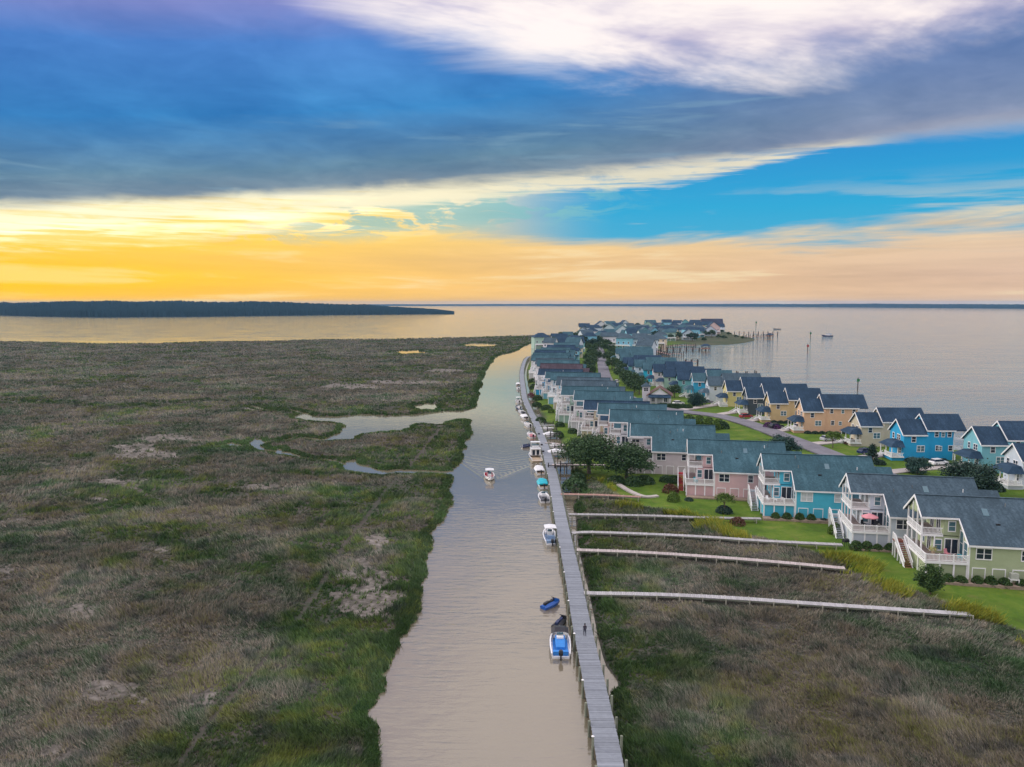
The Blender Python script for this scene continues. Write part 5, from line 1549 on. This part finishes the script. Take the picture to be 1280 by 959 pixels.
for px, py, sc in st_spots:
    tpx('street', px, py, 'green tree lining the far stretch of the street', sc, 'trees lining the far street', 'street_tree')
rt = random.Random(3)
for k in range(26):
    q = ROAD[rt.randrange(int(len(ROAD) * 0.10), int(len(ROAD) * 0.32))]
    sd = rt.choice((-1, 1))
    tree('street', q[0] + sd * rt.uniform(6.5, 10.0), q[1] + rt.uniform(-4, 4), 'leafy tree on the %s verge of the far street' % ('canal side' if sd < 0 else 'sound side'), rt.uniform(0.7, 1.1), 'verge trees, %s' % ('canal side' if sd < 0 else 'sound side'), 0.75, 'verge_tree')
for k in range(85):
    px = rt.uniform(672, 892); py = rt.uniform(409, 438) if px < 800 else rt.uniform(409, 428)
    x, y = G(px, py)
    if sdf(LAND_POLY, np.array([[x, y]]))[0] < 3: continue
    tree(rt.choice(('far', 'fardark')), x, y, 'dark tree among the houses at the far end of the spit', rt.uniform(0.9, 1.5), 'trees among the far houses')
for k, (px, py) in enumerate(((902, 417), (911, 420), (920, 423), (928, 425), (898, 424), (880, 428), (868, 427), (905, 425))):
    x, y = G(px, py)
    tree('far', x, y, 'low green bush on the grassy point of the spit', 0.75 if px < 915 else 0.6, 'bushes on the grassy point', 0.2, 'bush')

# shrubs
def shrub_mesh(R, H, n, leaf, mat, core=True):
    u = RNG.normal(size=(n, 3)); u /= np.linalg.norm(u, axis=1)[:, None]
    u[:, 2] = np.abs(u[:, 2]) * 1.0
    C = u * np.array([R, R, H]) * RNG.uniform(0.86, 1.06, (n, 1))
    V, F = leaf_quads(C, np.full(n, leaf), 0.8)
    me = mesh_np('shrub', V, F); me.materials.append(mat)
    return me
SH = {'ball': shrub_mesh(0.85, 1.25, 900, 0.13, M_BALL), 'low': shrub_mesh(1.1, 0.9, 700, 0.15, M_DARKLEAF), 'rust': shrub_mesh(1.5, 1.6, 700, 0.17, M_RUST), 'wide': shrub_mesh(1.6, 1.5, 900, 0.18, M_OAK), 'lime': shrub_mesh(1.2, 1.7, 800, 0.15, M_LIMELEAF), 'purple': shrub_mesh(1.3, 1.3, 700, 0.16, M_PURPLE), 'crimson': shrub_mesh(1.5, 1.6, 600, 0.18, M_CRIMSON)}
def shrub(kind, x, y, label, sc=1.0, group=None, z=0.6):
    o = obj('shrub', SH[kind], None, None, (x, y, z), random.random() * 6, (sc * random.uniform(0.92, 1.08), sc * random.uniform(0.92, 1.08), sc * random.uniform(0.9, 1.1)))
    return tag(o, label, 'shrub', group)
def on_house(i, p):
    return to_world(HA[i], p)
for k in range(7):
    x, y, _ = on_house(0, ((-4.6, -2.9, -1.2, 0.9, 2.6, 4.4, 6.6)[k], -1.0, 0))
    shrub('ball', x, y, 'round clipped shrub along the wall of the sage green house', 1.0, 'clipped shrubs by the sage green house')
for k in range(4):
    x, y, _ = on_house(1, ((-5.2, -3.6, -2.0, -0.2)[k], -1.1, 0))
    shrub('ball', x, y, 'round clipped shrub along the wall of the pale grey house', (1.25, 1.1, 0.9, 1.0)[k], 'clipped shrubs by the pale grey house')
for k in range(4):
    x, y, _ = on_house(2, ((-3.6, -1.6, 0.6, 2.6)[k], -1.0, 0))
    shrub('ball', x, y, 'round clipped shrub along the wall of the turquoise house', 1.05, 'clipped shrubs by the turquoise house')
for k in range(2):
    x, y, _ = on_house(2, ((4.8, 6.6)[k], -0.9, 0))
    shrub('low', x, y, 'low dark shrub by the turquoise house wall', 0.7, 'low shrubs by the turquoise house')
misc = [('lime', 1044, 667, 'tall lime green shrub at the stair of the pale grey house', 1.0), ('low', 861, 626, 'dark shrub at the stair foot of the dusty pink house', 0.9), ('wide', 833, 602, 'dark hedge shrub before the pale lilac house', 1.0), ('wide', 843, 603, 'dark hedge shrub beside the dusty pink stair', 1.0), ('rust', 838, 616, 'rust red shrub beside the curved lawn bed', 1.1),
        ('rust', 922, 655, 'rust coloured shrub at the end of the grey walkway', 0.9), ('lime', 842, 627, 'lime green shrub at the lawn edge before the dusty pink house', 1.1), ('low', 905, 640, 'low shrub ring under the flowering tree', 1.3), ('wide', 793, 606, 'green shrub thicket below the second oak', 1.3), ('wide', 806, 604, 'rounded green shrub just off the second oak trunk', 1.3), ('wide', 770, 604, 'green shrub between the two oaks', 1.2), ('wide', 722, 600, 'dark shrub on the lagoon bank', 1.2),
        ('wide', 718, 611, 'dark mound shrub beside the lagoon', 1.6), ('wide', 700, 533, 'shrub row before the mint green house', 1.0), ('wide', 730, 540, 'dark shrub on the lawn below the mint green house', 1.1), ('wide', 716, 541, 'green shrub on the lawn nearest the mint green house stair', 1.0), ('wide', 672, 500, 'shrub by the boardwalk before the bright blue house', 1.3), ('wide', 668, 486, 'tall shrub by the boardwalk bend', 1.5), ('wide', 666, 478, 'shrub beyond the boardwalk bend', 1.5), ('wide', 671, 508, 'green shrub beside the crimson shrub', 1.2), ('crimson', 663.5, 497, 'crimson shrub beside the boardwalk', 1.2),
        ('purple', 961, 535, 'purple blossoming shrub at the tan house porch', 1.3), ('purple', 970, 537, 'second purple shrub at the tan house porch', 1.2), ('crimson', 737, 468, 'crimson shrub at the street side', 1.4), ('crimson', 746, 476, 'second crimson shrub at the street side', 1.4), ('crimson', 766, 486, 'crimson shrub at the street bend', 1.3), ('low', 754, 479, 'dark shrub at the street verge', 1.4), ('wide', 676, 528, 'shrub between dock and lawn', 1.2), ('lime', 689, 516, 'lime shrub on the narrow lawn', 1.0), ('wide', 683, 512, 'dark shrub on the narrow lawn', 1.2), ('wide', 697, 545, 'shrub on the bank near the short dock', 1.1), ('low', 1100, 580, 'dark shrub by the beige house porch', 1.2), ('rust', 1063, 556, 'rust shrub by the beige house', 1.1), ('low', 1230, 620, 'shrub at the foot of the magnolia', 1.3), ('low', 1246, 613, 'shrub by the white porched house steps', 1.4)]
for kd, px, py, lab, sc in misc:
    x, y = G(px, py, 0.7)
    shrub(kd, x, y, lab, sc)
for i, n_ in ((4, 8), (5, 6), (2, 5)):
    for k in range(n_):
        x, y, _ = to_world(HB[i], (1.0 + k * 2.1, -1.6, 0))
        shrub('low', x, y, 'dark foundation shrub below the %s house wall' % {4: 'peach orange', 5: 'tan', 2: 'vivid blue'}[i], 1.0, 'foundation shrubs of the %s house' % {4: 'peach orange', 5: 'tan', 2: 'vivid blue'}[i])
# hedge bank by the street island
for k in range(16):
    t = k / 15
    x, y = G(842 + 60 * t, 527 + 8 * t + 3 * sin(k * 2.1), 0.8)
    shrub('lime' if k % 3 else 'wide', x, y, 'green shrub of the hedge on the street island', 1.5, 'hedge on the street island')
for k in range(9):
    x, y = G(826 + 34 * k / 8, 508.5 + 2.2 * k / 8, 0.8)
    shrub('wide', x, y, 'green shrub of the hedge before the pavilion', 1.1, 'hedge before the pavilion')

# garden beds and paths
def bed(i, x0, x1, y0=-1.9, y1=-0.08):
    h = HA[i]
    cs = [to_world(h, (a, b, 0))[:2] for a, b in ((x0, y0), (x1, y0), (x1, y1), (x0, y1))]
    o = MB().prism_z(cs, 0.4, 1.0).build('garden_bed', M_SOIL)
    tag(o, None, None, None, 'structure')
bed(0, -5.6, 9.0); bed(1, -5.9, 6.0); bed(2, -5.8, 8.5); bed(3, -5.5, 8.8)
tag(strip(catmull(gp((762, 603), (774, 611), (789, 620), (806, 626), (822, 625)), 6), 1.1, 1.0, 'path', M_CONC), None, None, None, 'structure')
tag(strip(catmull(gp((952, 648.5), (962, 648), (975, 650)), 4), 1.2, 1.03, 'path', M_CONC), None, None, None, 'structure')

# ------------------------------------------------------------------ things on decks and lawns
def umbrella(p, label):
    e = empty('patio_umbrella', p); tag(e, label, 'umbrella')
    MB().cyl(0, 0, 0, 2.3, 0.035, n=6).build('pole', M_STEEL, e)
    n = 8
    m = MB(); vs = [(1.35 * cos(2 * pi * i / n), 1.35 * sin(2 * pi * i / n), 1.95) for i in range(n)] + [(0, 0, 2.5)] + [(1.3 * cos(2 * pi * i / n), 1.3 * sin(2 * pi * i / n), 1.80) for i in range(n)]
    m.add(vs, [(i, (i + 1) % n, n) for i in range(n)] + [(i, n + 1 + i, n + 1 + (i + 1) % n, (i + 1) % n) for i in range(n)])
    m.build('canopy', M_PINK, e)
    MB().cyl(0, 0, 0, 0.12, 0.3, n=8).build('base', M_BLACK, e)
umbrella(on_house(1, (-2.6, 2.0, 2.80)), 'pink patio umbrella on the pale grey house deck')
def chair(p, rz, label, mat, group=None):
    e = empty('deck_chair', p, rz); tag(e, label, 'chair', group)
    MB().box(-0.28, 0.28, -0.28, 0.28, 0.40, 0.46).build('seat', mat, e)
    MB().add([(-0.28, 0.26, 0.46), (0.28, 0.26, 0.46), (0.28, 0.42, 1.0), (-0.28, 0.42, 1.0), (-0.28, 0.32, 0.46), (0.28, 0.32, 0.46), (0.28, 0.48, 1.0), (-0.28, 0.48, 1.0)], [(0, 1, 2, 3), (7, 6, 5, 4), (0, 4, 5, 1), (3, 2, 6, 7), (1, 5, 6, 2), (0, 3, 7, 4)]).build('backrest', mat, e)
    for a, b in ((-1, -1), (1, -1), (1, 1), (-1, 1)): MB().box(a * 0.25 - 0.03, a * 0.25 + 0.03, b * 0.25 - 0.03, b * 0.25 + 0.03, 0, 0.40).build('leg', mat, e)
for k, (hx, hy, a) in enumerate(((-3.6, 1.6, 1.2), (-3.2, 3.0, 0.4), (-1.6, 1.4, -1.4), (-1.5, 2.8, -0.6))):
    chair(on_house(1, (hx, hy, 2.80)), a, 'black deck chair around the pink umbrella', M_BLACK, 'chairs on the pale grey house deck')
chair(on_house(0, (-0.8, 1.0, 2.80)), 2.4, 'turquoise chair in the deck corner of the sage green house', M_TURQ)
chair(on_house(0, (-1.9, 2.6, 2.80)), 0.3, 'pink chair by the sliding door of the sage green house', M_PINK)
chair(on_house(3, (-3.6, 1.2, 2.80)), 0.6, 'turquoise chair on the dusty pink house deck', M_TURQ)
for k in range(3):
    chair(on_house(2, (-4.6 + 1.3 * k, 1.4, 2.80)), 0.4 + k, 'white chair on the turquoise house deck', M_WHITE, 'chairs on the turquoise house deck')
e = empty('flower_pot', on_house(0, (-3.6, 3.2, 2.80))); tag(e, 'potted yellow flowers on the sage green house deck', 'flower pot')
MB().cyl(0, 0, 0, 0.45, 0.2, 0.28).build('pot', M_TAN, e)
C = RNG.normal(size=(160, 3)) * np.array([0.28, 0.28, 0.2]) + np.array([0, 0, 0.8])
V, F = leaf_quads(C, np.full(160, 0.09)); fm = mesh_np('blossom', V, F); obj('blossom', fm, leaf_mat('yellow_blossom', [(0.10, 0.16, 0.03), (0.45, 0.38, 0.10), (0.5, 0.5, 0.2)]), e)
x, y = G(1057, 683, 0.8); e = empty('grill', (x, y, 0.8), 0.3); tag(e, 'black barbecue grill on the lawn by the pale grey house', 'grill')
MB().box(-0.5, 0.5, -0.3, 0.3, 0.75, 1.0).build('firebox', M_BLACK, e); MB().prism_x([(-0.3, 1.0), (-0.2, 1.25), (0.2, 1.25), (0.3, 1.0)], -0.45, 0.45).build('lid', M_BLACK, e)
for a, b in ((-1, -1), (1, -1), (1, 1), (-1, 1)): MB().box(a * 0.4 - 0.03, a * 0.4 + 0.03, b * 0.22 - 0.03, b * 0.22 + 0.03, 0, 0.75).build('leg', M_BLACK, e)
px0, py0, _ = on_house(0, (5.5, -1.0, 0)); e = empty('air_conditioner', (px0, py0, 0.6), A10); tag(e, 'grey air conditioner on a white stand by the sage green wall', 'air conditioner')
MB().box(-0.6, 0.6, -0.4, 0.4, 1.1, 1.2).build('stand', M_WHITE, e); MB().box(-0.5, 0.5, -0.33, 0.33, 1.2, 2.0).build('cabinet', paintc('unit_grey', (0.42, 0.44, 0.40)), e)
for a, b in ((-1, -1), (1, -1), (1, 1), (-1, 1)): MB().box(a * 0.52 - 0.05, a * 0.52 + 0.05, b * 0.34 - 0.05, b * 0.34 + 0.05, 0, 1.1).build('leg', M_WHITE, e)

def car(x, y, rz, mat, label, group=None, z=None):
    e = empty('parked_car', (x, y, LZ if z is None else z), rz); tag(e, label, 'car', group)
    prof = [(-2.2, 0.35), (2.2, 0.35), (2.25, 0.75), (2.0, 0.95), (1.1, 1.02), (-1.9, 1.05), (-2.2, 0.9)]
    MB().prism_y(prof, -0.88, 0.88).build('body', mat, e)
    MB().loft([[(1.0, -0.82, 1.02), (1.0, 0.82, 1.02), (-1.9, 0.82, 1.05), (-1.9, -0.82, 1.05)], [(0.4, -0.68, 1.5), (0.4, 0.68, 1.5), (-1.6, 0.68, 1.52), (-1.6, -0.68, 1.52)]]).build('glasshouse', M_GLASS, e)
    MB().box(-1.6, 0.4, -0.7, 0.7, 1.52, 1.58).build('roof', mat, e)
    for sx in (-1.4, 1.4):
        for sy in (-0.86, 0.86):
            n = 12
            m = MB(); m.prism_y([(sx + 0.33 * cos(2 * pi * i / n), 0.33 + 0.33 * sin(2 * pi * i / n)) for i in range(n)], sy - 0.1, sy + 0.1); w = m.build('wheel', M_BLACK, e)
            m = MB(); m.prism_y([(sx + 0.19 * cos(2 * pi * i / n), 0.33 + 0.19 * sin(2 * pi * i / n)) for i in range(n)], sy - 0.11, sy + 0.11); m.build('rim', M_STEEL, w)
    for sy in (-0.6, 0.6): MB().box(2.2, 2.27, sy - 0.2, sy + 0.2, 0.65, 0.8).build('headlight', M_STEEL, e)
px0, py0, _ = on_house(0, (9.2, -2.4, 0))
car(px0, py0, A10, M_GEL, 'white car half out of frame beside the sage green house', None, 0.85)
x, y = G(848, 506.5, 0.9); car(x, y, 0.3, M_GEL, 'white car parked by the pavilion drive', 'cars parked along the street')
x, y = G(771, 479, 0.9); car(x, y, 1.2, M_GEL, 'white car parked on the far street verge', 'cars parked along the street')
x, y = G(1000, 535.5, 0.9); car(x, y, 0.3, M_GEL, 'white car parked by the peach house steps', 'cars parked along the street', 0.9)

carmats = [M_GEL, M_NAVY, paintc('silver_paint', (0.40, 0.42, 0.44)), M_BLACK, paintc('red_paint', (0.28, 0.02, 0.02)), paintc('grey_paint', (0.16, 0.17, 0.19))]
cnames = ['white', 'navy', 'silver', 'black', 'red', 'grey']
hnames = {1: 'pale aqua', 2: 'vivid blue', 3: 'beige', 4: 'peach orange', 5: 'tan', 7: 'yellow'}
for k, i in enumerate(hnames):
    q = to_world(HB[i], (-6.5, 5.9, 0))
    car(q[0], q[1], HB[i].rotation_euler.z + 0.35, carmats[k], '%s car parked on the drive of the %s house' % (cnames[k], hnames[i]), 'cars on the drives', 1.05)

# ------------------------------------------------------------------ sound: docks, markers, sailing boat
def sea_dock(p, q, label, z=1.6, w=2.0, mat=M_DARKPILE, hut=None, tall=3.0):
    p, q = np.array(p), np.array(q)
    L = np.linalg.norm(q - p); a = atan2(q[1] - p[1], q[0] - p[0])
    e = empty('sea_dock', (p[0], p[1], 0), a); tag(e, label, 'dock', 'docks in the sound')
    MB().box(0, L, -w / 2, w / 2, z - 0.2, z).build('deck', M_PIERBROWN, e)
    n = int(L / 6) + 1
    pm = MB().cyl(0, 0, -1.2, tall, 0.3, 0.28, 6).mesh('pile')
    for i in range(n + 1):
        for s_ in (-1, 1): obj('pile', pm, mat, e, (L * i / n, s_ * (w / 2 + 0.3), random.uniform(-0.6, 0.4)))
    if hut:
        for sx in (-3, 3):
            for sy in (-2.4, 2.4): MB().box(L + sx - 0.2, L + sx + 0.2, sy - 0.2, sy + 0.2, -1, 4).build('post', mat, e)
        m = MB(); m.add([(L - 4, -3.4, 4), (L + 4, -3.4, 4), (L + 4, 3.4, 4), (L - 4, 3.4, 4), (L - 1.5, 0, 5.8), (L + 1.5, 0, 5.8)], [(0, 1, 5, 4), (1, 2, 5), (2, 3, 4, 5), (3, 0, 4), (3, 2, 1, 0)]); m.build('roof', roof_mat(ROOF_B), e)
        MB().box(L - 3, L + 3, -2.4, 2.4, z, z + 0.9).build('rail', M_PIERBROWN, e)
    return e
sea_dock(G(826, 438.5), G(882, 438.5), 'long marina dock ending in a small roofed boathouse', hut=True)
sea_dock(G(828, 435), G(868, 433.5), 'marina dock just beyond the boathouse dock')
sea_dock(G(836, 444), G(853, 445), 'short marina dock nearest to the sound row')
sea_dock(G(818, 441), G(838, 446), 'marina dock end among piles by the last sound row house')
sea_dock(G(857, 454.5), G(872, 455), 'small dock sticking out past a dark roof in the sound row')
sea_dock(G(918, 419), G(972, 419.5), 'long pier running out from the tip of the spit', z=3, tall=5, w=4)
sea_dock(G(930, 424), G(962, 423), 'second pier off the grassy point with tall piles', z=2.5, tall=5, w=3, hut=True)
x, y = G(926, 470.5); sea_dock((x - 2, y), (x + 8, y), 'small dock behind the grey roofs of the sound row')
def marker(px, py, hgt, label, colr, w=0.25):
    x, y = G(px, py); e = empty('channel_marker', (x, y, 0)); tag(e, label, 'channel marker', 'channel markers')
    MB().cyl(0, 0, -1, hgt, w, w * 0.9, 8).build('pile', M_DARKPILE, e)
    MB().box(-w * 2.6, w * 2.6, -w - 0.1, -w, hgt - w * 6, hgt - w * 1).build('day_board', colr, e)
    MB().cyl(0, 0, hgt, hgt + w * 2.4, w * 0.7, w * 0.4, 6).build('lantern', M_BLACK, e)
GRN = paint('green_board', (0.02, 0.16, 0.06), 0.6); RDB = paint('red_board', (0.30, 0.03, 0.03), 0.6)
marker(1072, 487, 5.2, 'green channel marker nearest to the sound row', GRN)
marker(1009.5, 438, 5.0, 'red channel marker in mid sound', RDB, 0.35)
marker(1013, 421, 5.5, 'dark channel marker between sailing boat and pier', GRN, 0.4)
marker(945, 407, 7, 'far thin channel marker beyond the pier', GRN, 0.5)
x, y = G(1034, 420.5); e = empty('sailing_boat', (x, y, 0), 0.9); tag(e, 'sailing boat at anchor with bare mast in the sound', 'boat')
MB().loft(hull_rings(13, 3.8, 1.3, 0.6, 0.6)).build('hull', M_NAVY, e)
m = MB(); m.loft([[(1.3 * k, yy, 0.9), (1.1 * k, yy, 1.9), (-1.1 * k, yy, 1.9), (-1.3 * k, yy, 0.9)] for yy, k in ((-3, 1), (1, 1), (3, 0.5))]); m.build('cabin', M_GEL, e)
MB().cyl(0, 0.8, 0.5, 17, 0.22, 0.14, 6).build('mast', M_STEEL, e); MB().bar((0, 0.8, 2.8), (0, -5, 2.8), 0.4).build('boom', M_BLUECLOTH, e)
boat(971, 411.5, 11, 3.6, 'small dark motorboat far out on the sound', 'ttop', 1.3, M_NAVY, group='boats under way')

# ------------------------------------------------------------------ far shores
def far_land(name, base, tops, depth, label, nn, ny, rough):
    base = np.array(base, float)
    s_ = np.linspace(0, 1, nn); sb_ = np.linspace(0, 1, len(base))
    bx = np.interp(s_, sb_, base[:, 0]); by = np.interp(s_, sb_, base[:, 1])
    hz = np.interp(s_, np.linspace(0, 1, len(tops)), tops)
    V = []
    for j in range(ny):
        t = j / (ny - 1)
        y = by + depth * t + RNG.uniform(-0.3, 0.3, nn) * depth / ny
        rise = min(1, j / 2.0) if j < 3 else 1.0
        z = hz * (0.30 * (j > 0) + 0.7 * min(1, t * 1.6)) * (1 + (RNG.random(nn) - 0.5) * rough * 0.35 + (fbm(bx * 0.004, y * 0.004, 4) - 0.5) * rough * 1.6)
        if j == 0: z = z * 0 - 1
        V.append(np.stack([bx * (y / by), y, z], 1))
    V = np.concatenate(V)
    i = np.arange(nn * ny).reshape(ny, nn)
    F = np.stack([i[:-1, :-1].ravel(), i[:-1, 1:].ravel(), i[1:, 1:].ravel(), i[1:, :-1].ravel()], 1)
    return tag(obj(name, mesh_np(name, V, F), M_FARWOOD), label, None, None, 'structure')
far_land('headland', gp((-260, 394), (-120, 394), (0, 394.2), (60, 395.8), (130, 396.6), (230, 396), (330, 395), (420, 393.8), (500, 393.2), (545, 393.2), (568, 393.4)), [40, 39, 39, 38.5, 39, 39, 37.5, 33, 23, 12, 2], 900, 'dark wooded headland across the sound', 900, 16, 0.5)
far_land('far_shore', gp((460, 382.6), (640, 382.4), (800, 382.8), (960, 383.6), (1100, 384.6), (1280, 386.2), (1420, 386.6)), [18, 22, 24, 28, 30, 27, 26], 1500, 'thin wooded shoreline on the horizon', 900, 6, 0.30)
for k, (px, py, w) in enumerate(((49, 393.6, 26), (53, 392.5, 20), (32, 394.2, 18), (40, 394.6, 30), (134, 396.2, 16), (141, 396.0, 12), (12, 393.9, 40))):
    x, y = G(px, py)
    e = empty('shore_house', (x, y, 0)); tag(e, 'tiny white building at the foot of the wooded headland', 'building', 'white buildings on the headland shore')
    MB().box(-w / 2, w / 2, 0, 10, -1, 7).build('wall', M_WHITE, e)
    MB().prism_x([(-0.5, 7.01), (5, 10), (10.5, 7.01)], -w / 2 - 0.5, w / 2 + 0.5).build('roof', roof_mat(ROOF_C), e)

# ------------------------------------------------------------------ evening air
hz = MB().box(-17500, 17500, -900, 14500, -3.0, 62.0)
M_HAZE = bpy.data.materials.new('haze'); M_HAZE.use_nodes = True
ht = M_HAZE.node_tree; ht.nodes.clear()
pvn = ht.nodes.new('ShaderNodeVolumePrincipled'); ho = ht.nodes.new('ShaderNodeOutputMaterial')
pvn.inputs['Color'].default_value = (0.34, 0.64, 1.0, 1)
pvn.inputs['Density'].default_value = 0.00005
pvn.inputs['Anisotropy'].default_value = 0.0
ht.links.new(pvn.outputs[0], ho.inputs['Volume'])
tag(hz.build('haze', M_HAZE), 'thin blue evening haze over marsh and sound', 'haze', None, 'stuff')
scene.cycles.volume_bounces = 0
